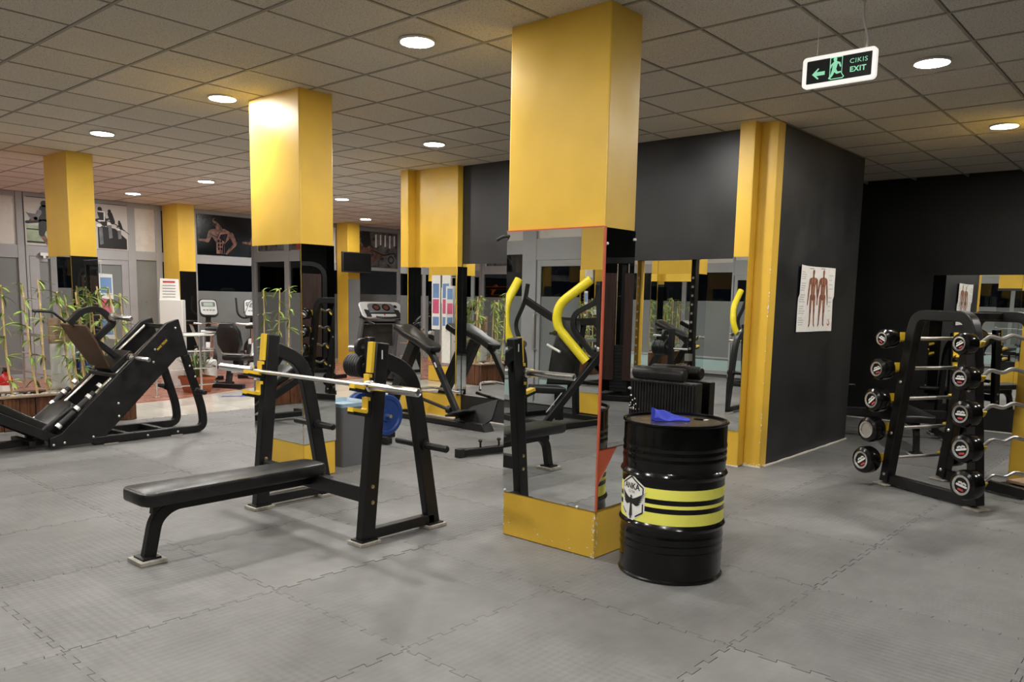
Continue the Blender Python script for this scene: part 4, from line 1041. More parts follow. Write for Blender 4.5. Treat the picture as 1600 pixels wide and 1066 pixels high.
# ================================================================== TELEVISION
tv = thing('television', 'black flat television bracketed to the far yellow column', 'television', (11.09, 14.30, 2.26))
part('bezel', MB().box((-.39, -.03, -.22), (.39, .03, .22)), M_INKB, tv, bevel=.008)
part('screen', MB().box((-.37, -.033, -.195), (.37, -.0305, .20)), M_SCREEN, tv, smooth=False)
part('bracket', MB().box((.05, .03, -.06), (.12, .30, .06)), M_BLK, tv)

# ================================================================== TRANSOM PHOTOGRAPHS (flat prints)
def photo(label, cx, w_, z0, z1, bg, draw):
    t = thing('wall_photo', label, 'poster', (cx, 15.055, (z0+z1)/2))
    h = z1-z0
    part('print_sheet', MB().box((-w_/2, 0, -h/2), (w_/2, .006, h/2)), bg, t, smooth=False)
    pr = Print(None, (0, -.001, 0), (1, 0, 0), (0, 0, 1))
    draw(pr, w_, h); pr.build({k: 'print_shape' for k in pr.m}, t); return t
BG1 = mat('print_pale', (.55, .53, .50), .3, noise=.1, nscale=1.5)
BG2 = mat('print_dark', (.006, .008, .010), .25, noise=.9, nscale=2)
BG3 = mat('print_gym', (.10, .095, .09), .3, noise=.9, nscale=6, detail=8)
PGN = mat('print_green', (.36, .44, .30), .4, noise=.3, nscale=5); PGR = mat('print_grey', (.16, .17, .18), .4, noise=.4, nscale=6); PSM = mat('print_smoke', (.035, .05, .06), .4, noise=.8, nscale=3)
def treadmill_pic(pr, w_, h):
    x = -w_/2
    pr.poly([(x+.02, -.36), (x+.72, -.36), (x+.66, -.10), (x+.02, -.06)], PGN, .001)
    for z, t_ in ((-.34, .03), (-.13, .02)): pr.line([(x+.03, z), (x+.78, z-.01)], t_, M_INKB, .002)
    pr.poly([(x+.02, .15), (x+.06, .13), (x+.55, .10), (x+.50, .0), (x+.10, .02)], PGR, .002); pr.line([(x+.03, -.02), (x+.3, .02), (x+.62, 0)], .05, M_INKB, .003)
    bx_ = x+.25
    pr.circle((bx_+.06, .30), .055, M_INKB, .003); pr.cap((bx_+.06, .20), (bx_+.04, -.02), .085, .075, M_INKB, .003); pr.cap((bx_-.02, .16), (bx_-.08, .05), .04, .03, PGR, .004)
    pr.cap((bx_-.08, .05), (bx_-.16, .02), .028, .02, M_SKIN, .004); pr.cap((bx_+.03, -.05), (bx_, -.2), .07, .045, M_INKB, .004); pr.cap((bx_+.01, -.22), (bx_+.09, -.36), .04, .03, M_SKIN, .003)
    x = .32                                    # second half: a row of people on machines
    pr.poly([(x, -.38), (w_/2-.02, -.38), (w_/2-.02, -.20), (x+.3, -.02), (x, .02)], M_INKB, .001)
    for i, (px, pz, k) in enumerate(((x+.06, .16, 1.1), (x+.22, .17, .85), (x+.38, .04, .55))):
        pr.circle((px-.01*k, pz+.13*k), .035*k, M_INKB, .002); pr.cap((px, pz+.07*k), (px+.05*k, pz-.09*k), .05*k, .05*k, M_INKB, .002)
        pr.cap((px+.02*k, pz-.02*k), (px-.09*k, pz-.05*k), .02*k, .015*k, M_INKB, .003); pr.line([(px-.1*k, pz-.05*k), (px+.16*k, pz-.16*k), (px+.3*k, pz-.26*k)], .018*k, M_INKB, .003)
        pr.poly([(px-.04, pz-.16*k), (px+.02, pz-.16*k), (px+.03, pz-.42*k), (px-.03, pz-.44*k)], PGR, .004); pr.circle((px-.03*k, pz-.13*k), .04*k, M_PAPER, .004, ry=.025*k)
    pr.line([(x+.02, .26), (x+.12, .26), (x+.12, .10), (x+.02, .10)], .02, M_PAPER, .005)
photo('white transom photo of people running on treadmills, half hidden by the left column', 5.66, 1.68, 2.27, 3.06, BG1, treadmill_pic)
def torso_pic(pr, w_, h):
    x0 = -w_/2+.42
    def man(x, k=1):
        S = M_SKIN
        pr.circle((x-.10*k, .26*k), .055*k, S, .002, 12, .075*k); pr.cap((x-.05*k, .19*k), (x, .12*k), .05*k, .06*k, S, .002)
        pr.poly([(x-.20*k, .10*k), (x-.05*k, .14*k), (x+.12*k, .13*k), (x+.26*k, .06*k), (x+.20*k, -.06*k), (x+.10*k, -.16*k), (x+.09*k, -.36*k), (x-.08*k, -.36*k), (x-.08*k, -.14*k), (x-.18*k, -.02*k)], S, .0022)
        pr.poly([(x+.02*k, .02*k), (x+.17*k, .04*k), (x+.13*k, -.10*k), (x+.06*k, -.2*k), (x+.05*k, -.35*k), (x+.08*k, -.36*k), (x+.10*k, -.12*k), (x-.01*k, -.06*k)], BG2, .003)
        pr.cap((x-.19*k, .05*k), (x-.26*k, -.12*k), .05*k, .035*k, S, .0024); pr.cap((x-.26*k, -.12*k), (x-.44*k, -.11*k), .03*k, .02*k, S, .0026)
        pr.cap((x+.25*k, .02*k), (x+.33*k, -.15*k), .055*k, .04*k, S, .0024); pr.cap((x+.33*k, -.15*k), (x+.13*k, -.35*k), .035*k, .022*k, S, .0026)
        for i in range(3):
            for s in (-1, 1): pr.cap((x-.0*k+s*.028*k, -.10*k-.075*i*k), (x+s*.028*k, -.125*k-.075*i*k), .018*k, .016*k, BG2, .0034)
        pr.line([(x-.16*k, .0), (x-.06*k, -.04*k), (x+.0*k, .06*k)], .012, BG2, .0036); pr.line([(x-.15*k, .24*k), (x-.08*k, .19*k)], .02*k, BG2, .0036); pr.circle((x-.07*k, .30*k), .05*k, BG2, .0034, 10, .035*k)
    man(x0+.05); man(x0+1.0)
photo('dark transom photo of a bare-chested muscular person, left of the lit column', 9.0, 2.34, 2.28, 3.06, BG2, torso_pic)
def bench_pic(pr, w_, h):
    pr.poly([(-.66, .02), (-.30, .14), (-.10, .05), (.30, -.16), (.10, -.2), (-.1, -.35), (-.6, -.38)], M_SKIN, .001)
    pr.poly([(-.38, .40), (-.16, .40), (-.12, .12), (-.28, .02), (-.42, .16)], M_INKB, .002); pr.circle((-.56, .30), .10, M_PAPER, .002, 14, .04)
    pr.line([(-.1, -.02), (.25, -.12), (.6, -.06)], .03, M_INKB, .003); pr.line([(-.6, -.3), (-.05, -.12)], .03, M_INKB, .003)
    for i in range(9): pr.poly([(.0+.07*i, .05+.03*(i % 3)), (.05+.07*i, .05+.03*(i % 3)), (.05+.07*i, .36), (.0+.07*i, .34)], PGR if i % 2 else M_PAPER, .0015)
    for i in range(3): pr.circle((.48, -.22-.0*i), .14-.04*i, PGR if i != 1 else M_INKB, .002+.0006*i, 14)
photo('transom photo of a gym interior with a person lying back, right of the television', 12.22, 1.36, 2.22, 3.03, BG3, bench_pic)
o = thing('wall_photo', 'transom photo with a pale and red print above the grey side windows, seen in mirrors', 'poster', (-1.52, 13.3, 2.72))
part('print_sheet', MB().box((-.006, -1.6, -.32), (0, 1.6, .32)), BG3, o, smooth=False)
part('print_patch', MB().box((.0005, -1.4, -.30), (.002, -.5, .1)).box((.0005, .5, -.30), (.002, .9, .0)), PGR, o, smooth=False, split=True)
part('print_patch', MB().box((.0005, -.25, -.31), (.002, .25, .15)), mat('print_red', (.4, .05, .03), .5), o, smooth=False)
# papers on the hidden side of the left column (seen in the pilaster mirror)
nb = thing('notice_strip', 'pair of white strips with blue and pink sheets, seen in the left pilaster mirror', 'notice board', (4.06, 10.6, 0))
part('backing', MB().box((0, -.24, .35), (.012, -.02, 1.93)).box((0, .03, .95), (.012, .25, 1.93)), M_PAPER, nb, smooth=False, split=True)
PB = mat('print_blue', (.16, .27, .50), .6, noise=.1); PP = mat('print_pink', (.62, .10, .20), .6, noise=.1)
for y0 in (-.20, .06):
    for z0, m in ((1.52, PB), (1.24, PP), (1.02, PB)): part('sheet', MB().box((.012, y0, z0), (.015, y0+.16, z0+(.30 if z0 > 1.1 else .20)-.04)), m, nb, smooth=False)
nb2 = thing('hanging_notices', 'narrow framed notices in blue and red hung right of the left column', 'notice board', (4.16, 10.30, 0))
part('frame', MB().prism([(-.085, .95), (.085, .93), (.075, 1.73), (-.105, 1.74)], (0, 0, 0), (1, 0, 0), (0, 0, 1), .02), M_WPL, nb2)
for z0, m in ((1.50, PB), (1.24, PP), (.99, PB)): part('sheet', MB().box((-.07, -.013, z0), (.06, -.0105, z0+.19)), m, nb2, smooth=False)
part('hanger', MB().box((-.06, -.01, 1.72), (-.05, -.002, 1.90)).box((-.11, -.005, 1.88), (-.04, 0.003, 1.90)), M_STEEL, nb2)

# ================================================================== BAMBOO PLANTER
pt = thing('wooden_planter', 'long dark wooden planter box filled with pebbles and bamboo', 'planter', (2.35, 9.90, 0))
x0, x1 = -1.60, 1.84
n = 22
base_plank = None
for i in range(n):
    a = x0+(x1-x0)*i/n; b = x0+(x1-x0)*(i+1)/n
    part('plank', MB().box((a+.003, -.25+random.uniform(-.006, .006), .004), (b-.003, -.22, .355+random.uniform(-.006, .004))), M_WOOD, pt, bevel=.004)
for i in range(4): part('plank', MB().box((x1-.03, -.22+.12*i+.002, .004), (x1+random.uniform(-.004, .006), -.10+.12*i-.002, .355)), M_WOOD, pt, bevel=.004)
part('back_board', MB().box((x0, .24, .004), (x1, .27, .355)), M_WOOD, pt)
part('rim', MB().box((x0-.02, -.27, .356), (x1+.02, -.21, .378)).box((x1-.04, -.21, .356), (x1+.02, .28, .378)).box((x0-.02, .23, .356), (x1-.04, .28, .378)), M_WOOD2, pt, bevel=.004)
part('soil', MB().box((x0, -.22, .02), (x1-.03, .24, .335)), mat('soil', (.05, .035, .02), .9, noise=.5, nscale=20), pt)
st = MB()
for i in range(420):
    st.ball((random.uniform(x0+.05, x1-.08), random.uniform(-.20, .22), .340+random.uniform(0, .018)), random.uniform(.018, .034), 6, 4, (1, random.uniform(.7, 1.2), .6))
part('pebbles', st, mat('pale_pebble', (.50, .47, .42), .5, noise=.35, nscale=8), pt, kind='stuff')
lm = MB(); lv = []; nn = 6
for i in range(nn+1):
    t = i/nn; w_ = .012*math.sin(PI*min(1, t*.92+.06))**.8*(1 if t < 1 else 0); z = -.045*t*t*1.6
    lv += [(.15*t, -w_, z), (.15*t, 0, z-.004), (.15*t, w_, z)]
lm.add(lv, [(3*i+j, 3*i+3+j, 3*i+4+j, 3*i+1+j) for i in range(nn) for j in (0, 1)])
leaf_mesh = lm.mesh('leaf', M_LEAF, fix=False)
PXS = [(2.90, 1.57, .0), (3.11, 1.58, .02), (3.26, 1.64, -.05), (3.45, 1.51, .04), (3.53, 1.47, .08), (3.63, 1.50, -.02), (3.90, 1.58, .02), (4.02, 1.56, .06), (4.10, 1.50, -.06),
       (2.35, 1.55, .02), (1.82, 1.62, 0), (1.45, 1.58, .05), (1.22, 1.60, -.03), (1.02, 1.66, .03), (2.62, 1.50, .06)]
WH = ['at the left edge of the frame', 'second from the left edge', 'tallest of the left group, leaning right', 'just left of the foot plate', 'thin one behind the foot plate', 'behind the foot plate beside the column', 'before the framed notices',
      'rising over the leg press arch', 'rightmost, over the leg press horn', 'out of frame at left, seen in mirrors', 'in the mirror of the lit column, right one', 'in the mirror of the lit column, third', 'in the mirror of the lit column, second', 'in the mirror of the lit column, left one', 'just outside the left edge, seen in mirrors']
for (bx_, top, ln), wh in zip(PXS, WH):
    y0 = 9.90+random.uniform(-.10, .10); bt = thing('bamboo_plant', 'bamboo cane with narrow green leaves, '+wh, 'bamboo', (bx_, y0, .335), 0, 'bamboo canes in the planter')
    Hh = top-.335; m = MB(); segs = 9
    xl = random.uniform(.05, .16)                     # lean towards the base
    pos = lambda t: Vector((xl*(1-t)*.9+.012*math.sin(5*t+bx_), ln*t, Hh*t))
    pts = []; rr = []
    for i in range(segs+1):
        t = i/segs
        for dt, r in ((-.004, .0130), (0, .0165), (.004, .0130)):
            tt = t+dt
            if 0 <= tt <= 1: pts.append(pos(tt)); rr.append(r-.004*t)
    part('culm', m.tube(pts, rr, 8), M_BAM, bt)
    for i in range(7):
      t = [1.0, .90, .78, .66, .52, .36, .18][i]+random.uniform(-.04, .03)
      p = pos(min(1, t)); az = random.uniform(0, 2*PI)
      for j in range(random.randint(6, 8)):
        lf = bpy.data.objects.new('leaf', leaf_mesh); COL.objects.link(lf); lf.parent = bt; lf.location = p
        lf.rotation_euler = (random.uniform(-.5, .5), random.uniform(-.7, .8), az+random.gauss(0, .9)); s_ = random.uniform(.65, 1.1); lf.scale = (s_, s_*random.uniform(.9, 1.4), s_)

# ================================================================== CARDIO AREA
def console(t, c, w_, d, tilt, rim=M_SILV):
    """tilted console head, faces local -Y"""
    M = Matrix.Translation(Vector(c)) @ Matrix.Rotation(tilt, 4, 'X')
    o = rrect(w_, d, min(w_, d)*.22, 4)
    m = MB(); k = len(o)
    lo = [M @ Vector((a*.9, b*.9, -.05)) for a, b in o]; mi = [M @ Vector((a, b, 0)) for a, b in o]; hi = [M @ Vector((a*.96, b*.95, .018)) for a, b in o]
    f = [tuple(range(k-1, -1, -1)), tuple(2*k+i for i in range(k))]
    for q in (0, k): f += [(q+i, q+(i+1) % k, q+k+(i+1) % k, q+k+i) for i in range(k)]
    h = part('console', m.add(lo+mi+hi, f), rim, t)
    pr = Print(lambda a, b, l: M @ Vector((a, b, .0185+l)))
    return h, pr
def treadmill(label, loc, rz):
    t = thing('treadmill', label, 'treadmill', loc, rz)
    part('deck', MB().box((-.40, -1.30, .06), (.40, .10, .17)), M_BLK, t, bevel=.02)
    part('belt', MB().box((-.26, -1.29, .171), (.26, .05, .178)), M_RUBB, t)
    part('side_rail', MB().box((-.40, -1.30, .171), (-.28, .10, .195)).box((.28, -1.30, .171), (.40, .10, .195)), M_SILV, t, bevel=.008, split=True)
    part('motor_hood', MB().prism([(.0, .10), (.55, .06), (.55, .20), (.40, .33), (.10, .31)], (0, 0, 0), (0, 1, 0), (0, 0, 1), .74), M_SILV, t, bevel=.03)
    for s in (-1, 1):
        part('upright', MB().sweep([(s*.40, .36, .10), (s*.37, .02, 1.14)], .11, .06, (1, 0, 0)), M_DALU, t, bevel=.012)
        part('handrail', MB().tube(fillet([(s*.36, .02, 1.10), (s*.37, -.22, 1.05), (s*.33, -.46, 1.00)], .08), .02, 8), M_BLK, t)
    part('front_panel', MB().box((-.35, .22, .55), (.35, .24, .98)), mat('smoked_panel', (.055, .05, .045), .35, noise=.3, nscale=5), t, bevel=.01)
    part('cross_bar', MB().sweep([(-.37, .12, 1.02), (.37, .12, 1.02)], .06, .04, (0, 0, 1)), M_BLK, t)
    h, pr = console(t, (0, -.02, 1.26), .88, .40, math.radians(48))
    part('console_base', MB().prism([(-.42, -.14), (.42, -.14), (.36, -.02), (-.36, -.02)], (0, .0, 1.24), (1, 0, 0), (0, 0, 1), .22), M_BLK, t, bevel=.02)
    pr.poly(rrect(.56, .26, .08, 4, 0, .02), M_GREY, .0006)
    for x in (-.10, .10): pr.circle((x, .05), .085, M_SCREEN, .0014); pr.circle((x, .05), .055, mat('red_brown_dial', (.10, .03, .02), .3), .002)
    pr.circle((.30, .07), .045, M_GREY, .0014); pr.circle((.30, .07), .03, M_SCREEN, .002)
    for i in range(6): pr.poly(rrect(.045, .022, .005, 2, -.15+.06*i, -.085), M_WPL, .0016)
    pr.circle((.02, -.135), .02, M_INKR, .0016)
    pr.build({M_GREY.name: 'fascia', M_SCREEN.name: 'display', M_WPL.name: 'button', M_INKR.name: 'stop_button', 'red_brown_dial': 'dial'}, h)
    for s in (-1, 1):
        q = MB(); q.prism([(-.05, -.16), (.05, -.16), (.03, .0), (-.06, .02)], Vector((s*.31, -.05, 1.25)), (1, 0, 0), Vector((0, .67, .74)), .03); part('cup_holder', q, M_INKB, h)
    part('handle_bar', MB().tube(fillet([(-.18, -.20, 1.14), (-.10, -.30, 1.12), (.10, -.30, 1.12), (.36, -.24, 1.14)], .06), .022, 8), M_INKB, t)
    return t
treadmill('silver treadmill with a wide dark console, right of the lit column', (9.98, 12.12, .010), math.radians(-15))
def bike(label, loc, rz, recumbent=False, big=1):
    t = thing('recumbent_bike' if recumbent else 'upright_bike', label, 'exercise bike', loc, rz)
    if recumbent:
        part('frame_beam', MB().sweep([(0, -.75, .30), (0, .30, .22)], .10, .12, (0, 0, 1)), M_SILV, t, bevel=.02)
        part('stabiliser', MB().sweep([(-.30, -.80, .04), (.30, -.80, .04)], .08, .07, (0, 0, 1)).sweep([(-.30, .55, .04), (.30, .55, .04)], .08, .07, (0, 0, 1)).sweep([(0, -.78, .05), (0, -.72, .28)], .08, .08, (1, 0, 0)), M_BLK, t, bevel=.008)
        part('seat', MB().pad(rrect(.42, .38, .08), (0, -.48, .48), (1, 0, 0), (0, 1, 0), .09, .03), M_PAD, t)
        part('seat_post', MB().box((-.05, -.55, .30), (.05, -.40, .45)), M_BLK, t)
        bp = [(-.14, -.24), (.14, -.24), (.22, -.10), (.21, .12), (.12, .26), (-.12, .26), (-.21, .12), (-.22, -.10)]
        part('backrest', MB().pad(bp, (0, -.72, .80), (1, 0, 0), Vector((0, -.20, .98)), .08, .03), M_PAD, t)
        part('side_handle', MB().tube(fillet([(-.30, -.36, .62), (-.30, -.50, .52), (.30, -.50, .52), (.30, -.36, .62)], .08), .016, 8), M_CHR, t)
        body = [(-.10, .10), (.50, .08), (.56, .22), (.42, .52), (.22, .66), (.06, .70), (-.02, .40)]
    else:
        part('stabiliser', MB().sweep([(-.28, -.55, .04), (.28, -.55, .04)], .08, .07, (0, 0, 1)).sweep([(-.28, .50, .04), (.28, .50, .04)], .08, .07, (0, 0, 1)).sweep([(0, -.55, .06), (0, .50, .06)], .08, .06, (0, 0, 1)), M_BLK, t, bevel=.008)
        part('seat_post', MB().tube([(0, -.10, .40), (0, -.30, .90)], .03, 10), M_CHR, t)
        part('seat', MB().pad([(-.13, -.12), (.13, -.12), (.09, .02), (.03, .16), (-.03, .16), (-.09, .02)], (0, -.30, .93), (1, 0, 0), (0, 1, 0), .08, .03), M_PAD, t)
        body = [(-.22, .10), (.40, .10), (.46, .24), (.32, .58), (.14, .70), (.0, .44), (-.20, .40)]
    part('body_shroud', MB().prism(body, (0, .0, 0), (0, 1, 0), (0, 0, 1), .16), M_WPL, t, bevel=.03)
    part('flywheel_cover', MB().lathe([(0, -.10), (.20, -.10), (.23, -.07), (.23, .07), (.20, .10), (0, .10)], (0, .20 if recumbent else .10, .36), (1, 0, 0), 24), M_INKB, t)
    for s in (-1, 1):
        part('crank', MB().sweep([(s*.12, .2 if recumbent else .1, .36), (s*.13, (.2 if recumbent else .1)+s*.13, .36-s*.10)], .03, .02, (1, 0, 0)), M_STEEL, t)
        part('pedal', MB().box((s*.19-.05, (.2 if recumbent else .1)+s*.13-.06, .35-s*.10-.02), (s*.19+.05, (.2 if recumbent else .1)+s*.13+.06, .35-s*.10+.02)), M_INKB, t, bevel=.008)
    part('mast', MB().sweep([(0, .22, .60), (0, .10, 1.16)], .09, .08, (1, 0, 0)), M_INKB, t, bevel=.02)
    h, pr = console(t, (0, .06, 1.27), .30, .36, math.radians(52), M_INKB)
    pr.poly(rrect(.26, .31, .06, 4), M_SILV, .0003)
    pr.poly(rrect(.22, .10, .02, 3, 0, .06), M_GREY, .0006); pr.poly(rrect(.15, .07, .01, 3, 0, .06), mat('lcd', (.30, .36, .30), .3), .0014)
    for i in range(4): pr.poly(rrect(.04, .025, .006, 2, -.075+.05*i, -.06), M_GREY, .0008)
    pr.build({M_SILV.name: 'face_plate', M_GREY.name: 'fascia', 'lcd': 'display'}, h)
    hb = MB()
    if big > 1:
        for s in (-1, 1): hb.tube(fillet([(0, .10, 1.10), (s*.16, .02, 1.06), (s*.26, -.10, 1.14), (s*.28, -.06, 1.44)], .09), .018, 8)
    else:
        for s in (-1, 1): hb.tube(fillet([(0, .10, 1.02), (s*.12, -.06, 1.00), (s*.26, -.10, 1.02)], .05), .018, 8)
    part('handlebar', hb, M_CHR if big == 1 else M_INKB, t)
    return t
bike('white upright bike with a small grey screen beside the white stand', (6.80, 12.75, .010), math.radians(-20))
bike('recumbent exercise bike with a tall black backrest left of the lit column', (7.32, 12.25, .010), math.radians(-62), True)
bike('upright bike with tall upswept black handlebars left of the lit column', (8.05, 13.5, .010), math.radians(-30), False, 2)
bike('upright bike partly hidden between the lit column and the treadmill', (8.75, 12.6, .010), math.radians(10), False, 1)
e = thing('elliptical_trainer', 'black elliptical trainer with tall arms behind the treadmill', 'elliptical trainer', (8.95, 14.15, .010), math.radians(20))
part('base_frame', MB().sweep([(0, -.8, .06), (0, .7, .06)], .1, .08, (0, 0, 1)).sweep([(-.3, -.8, .04), (.3, -.8, .04)], .08, .07, (0, 0, 1)).sweep([(-.3, .7, .04), (.3, .7, .04)], .08, .07, (0, 0, 1)), M_BLK, e, bevel=.01)
part('drive_cover', MB().lathe([(0, -.11), (.26, -.11), (.30, -.07), (.30, .07), (.26, .11), (0, .11)], (0, .45, .38), (1, 0, 0), 24), M_INKB, e)
part('mast', MB().sweep([(0, .40, .5), (0, .25, 1.45)], .1, .09, (1, 0, 0)), M_SILV, e, bevel=.02)
for s in (-1, 1):
    part('swing_arm', MB().tube(fillet([(s*.20, .30, .45), (s*.22, .30, 1.15), (s*.26, .10, 1.40), (s*.24, .06, 1.70)], .1), .02, 8), M_INKB, e)
    part('foot_pedal', MB().box((s*.18-.08, -.45, .26), (s*.18+.08, -.08, .30)).sweep([(s*.18, -.3, .25), (s*.18, .4, .34)], .05, .04, (1, 0, 0)), M_INKB, e, bevel=.01)
console(e, (0, .22, 1.52), .30, .28, math.radians(55))

def railing(label, path, zs, posts, big=.028):
    t = thing('chrome_railing', label, 'railing', (path[0][0], path[0][1], .010)); o = Vector((path[0][0], path[0][1], .01))
    for i, z in enumerate(zs): part('rail', MB(o).tube(fillet([(x, y, z) for x, y in path], .35, 9), big if i == 0 else .012, 10), M_CHR, t)
    for x, y in posts:
        part('post', MB(o).tube([(x, y, .012), (x, y, zs[0])], .019, 10).lathe([(.045, 0), (.045, .01), (.02, .018)], (x, y, .012), (0, 0, 1), 14), M_CHR, t)
    return t
railing('chrome tube railing curving round the potted plant at the cardio area', [(5.20, 11.42), (5.75, 11.42), (6.25, 11.50), (6.36, 11.9), (6.30, 12.05)], [.91, .66, .40, .15], [(5.25, 11.42), (5.95, 11.45), (6.31, 12.0)], .032)
railing('chrome railing behind the bamboo at the left', [(3.86, 11.30), (3.86, 14.2)], [.92, .66, .40], [(3.86, 11.35), (3.86, 12.4), (3.86, 13.8)], .022)
pp = thing('potted_plant', 'leafy green plant in a square terracotta pot behind the curved railing', 'potted plant', (6.02, 11.72, .010))
part('pot', frustum(.15, .15, .19, .19, 0, .20, .02), M_TERR, pp); part('pot_rim', frustum(.205, .205, .205, .205, .20, .245, .02), M_TERR, pp)
gm = MB()
for i in range(64):
    a = random.uniform(0, 2*PI); L_ = random.uniform(.3, .62); el = random.uniform(.7, 1.45)
    p0 = Vector((0, 0, .22)); p1 = p0+Vector((math.cos(a)*math.cos(el), math.sin(a)*math.cos(el), math.sin(el)))*L_*.7; p2 = p1+Vector((math.cos(a), math.sin(a), -.2))*L_*.35
    sd = Vector((-math.sin(a), math.cos(a), 0))*.012
    gm.add([p0-sd*.5, p0+sd*.5, p1+sd, p1-sd, p2+sd*.15, p2-sd*.15], [(0, 1, 2, 3), (3, 2, 4, 5)])
part('leaves', gm, mat('plant_leaf', (.10, .16, .05), .5, noise=.5, nscale=8), pp, kind='stuff', fix=False)
ws = thing('information_stand', 'tall white stand holding a printed sheet, behind the leg press', 'stand', (6.03, 12.45, .010), math.radians(-35))
part('body', MB().box((-.17, -.15, 0), (.17, .15, 1.40)), M_WPL, ws, bevel=.01)
part('paper_holder', MB().prism([(-.15, 0), (.15, 0), (.13, .33), (-.14, .34)], (-.03, -.05, 1.40), (1, 0, 0), Vector((0, .15, .98)), .006), M_PAPER, ws)
pr = Print(None, (-.03, -.055, 1.40), (1, 0, 0), Vector((0, .15, .98)))
pr.poly([(-.10, .27), (.08, .27), (.08, .30), (-.10, .30)], M_INKR)
for i in range(5): pr.line([(-.10, .225-.045*i), (.08, .225-.045*i)], .016, M_INKG)
pr.w = (lambda f: (lambda a, b, l: f(a, b, l)))(pr.w)
pr.build({M_INKR.name: 'heading', M_INKG.name: 'text_lines'}, ws)
ct = thing('display_board', 'white board with pale wooden slats on top, standing by the left column behind bamboo', 'board', (3.595, 10.21, .0))
part('panel', MB().box((-.135, -.012, .34), (.135, .012, .90)), M_WPL, ct, bevel=.004)
for i in range(3): part('wood_slat', MB().box((-.145, -.014, .905+.10*i), (.145, .010, 1.0+.10*i)), M_WOOD2, ct, bevel=.003)
for x in (-.11, .11): part('leg', MB().box((x-.012, -.012, 0), (x+.012, .012, .34)), M_STEEL, ct)
fe = thing('fire_extinguisher', 'red fire extinguisher standing at the left edge behind the bamboo', 'fire extinguisher', (3.38, 11.55, .010))
part('cylinder', MB().lathe([(.075, 0), (.08, .02), (.08, .36), (.06, .42), (.025, .45), (.025, .47), (0, .47)], (0, 0, 0), (0, 0, 1), 20), mat('extinguisher_red', (.50, .015, .015), .3), fe)
part('label_band', MB().lathe([(.081, .14), (.081, .30)], (0, 0, 0), (0, 0, 1), 20), M_PAPER, fe)
part('valve', MB().box((-.015, -.015, .47), (.015, .015, .50)).box((-.02, -.10, .50), (.02, .03, .52)).tube(fillet([(0, .02, .49), (0, .12, .47), (0, .11, .20)], .06), .010, 8), M_INKB, fe)
ar = part('floor_arrow', MB().prism([(-.22, -.05), (.05, -.05), (.05, -.12), (.24, 0), (.05, .12), (.05, .05), (-.22, .05)], (0, 0, .0008), (1, 0, 0), (0, 1, 0), .0014), mat('arrow_blue', (.05, .07, .35), .5), smooth=False)
tag(ar, 'blue arrow sticker on the polished stone floor', 'floor sticker'); ar.location = (6.25, 10.95, -.003); ar.rotation_euler = (0, 0, -.6)

# ================================================================== MACHINES SEEN IN THE MIRRORS
cpr = thing('chest_press', 'black chest press with bent yellow arms, seen in the big column mirror', 'chest press', (-.15, 6.10, 0))
O = (-.15, 6.10, 0)
part('press_arm', MB(O).tube(fillet([(-.22, 5.58, 1.77), (-.02, 5.90, 1.47), (-.02, 5.93, 1.22), (-.20, 5.60, .80)], [.12, .14], 8), .056, 14), M_YCOAT, cpr, label='yellow bent press arm')
part('press_arm', MB(O).tube(fillet([(-.24, 6.72, 1.77), (-.04, 6.76, 1.46), (.0, 6.73, 1.15), (-.12, 6.62, .82)], [.12, .14], 8), .056, 14), M_YCOAT, cpr, label='yellow bent press arm')
part('arm_link', MB(O).sweep(fillet([(-.26, 5.50, 1.72), (-.30, 5.52, 1.52), (-.16, 5.78, 1.36), (-.16, 5.78, 1.18), (-.30, 5.47, .78)], [.1, .1, .1], 6), .06, .05, (.9, -.35, 0)), M_BLK, cpr, bevel=.005)
part('arm_link', MB(O).sweep(fillet([(-.30, 6.62, 1.72), (-.30, 6.66, 1.5), (-.22, 6.76, 1.2), (-.28, 6.62, .80), (-.30, 6.62, .05)], [.1, .1, .1], 6), .06, .05, (.5, .5, 0)), M_BLK, cpr, bevel=.005)
part('cross_bar', MB(O).sweep(fillet([(-.30, 6.66, 1.52), (-.42, 6.25, 1.27), (-.42, 5.95, 1.26), (-.30, 5.45, 1.28)], .15, 6), .09, .05, (1, 0, 0)), M_BLK, cpr, bevel=.005)
for y, s in ((5.92, 1), (6.72, 1)):
    z = 1.13 if y < 6.3 else .95
    part('hand_grip', MB(O).tube([(-.02, y-.12*(y>6.3), z), (.22, y-.10-.12*(y>6.3), z+.005)], .017, 8).lathe([(.03, 0), (.03, .02), (.018, .02)], (.0, y, z), (1, -.3, 0), 12), M_INKB, cpr)
part('lever', MB(O).tube([(-.10, 6.12, .98), (-.10, 5.92, .90)], .016, 8), M_WPL, cpr)
bk = [(-.16, -.40), (.16, -.40), (.17, .0), (.13, .42), (-.13, .42), (-.17, 0)]
part('back_pad', MB(O).pad(bk, (-.28, 5.98, .88), Vector((.55, .83, 0)), Vector((-.15, -.08, .98)), .09, .03), M_PAD, cpr)
part('seat_pad', MB(O).pad([(-.17, -.20), (.17, -.20), (.13, .22), (-.13, .22)], (-.12, 6.12, .43), Vector((-.55, .75, .0)), Vector((.80, .58, .05)), .09, .03), M_PAD, cpr)
part('seat_post', MB(O).sweep([(-.22, 6.0, .05), (-.22, 6.02, .40)], .08, .08, (1, 0, 0)).sweep([(-.34, 5.92, .40), (-.45, 5.85, 1.27)], .08, .08, (1, 0, 0)), M_BLK, cpr, bevel=.005)
part('front_leg', MB(O).sweep([(.22, 5.88, .05), (-.30, 5.48, .88)], .07, .08, (.5, -.8, 0)).sweep([(-.30, 5.48, .88), (-.28, 5.50, 1.75)], .06, .06, (1, 0, 0)), M_BLK, cpr, bevel=.005)
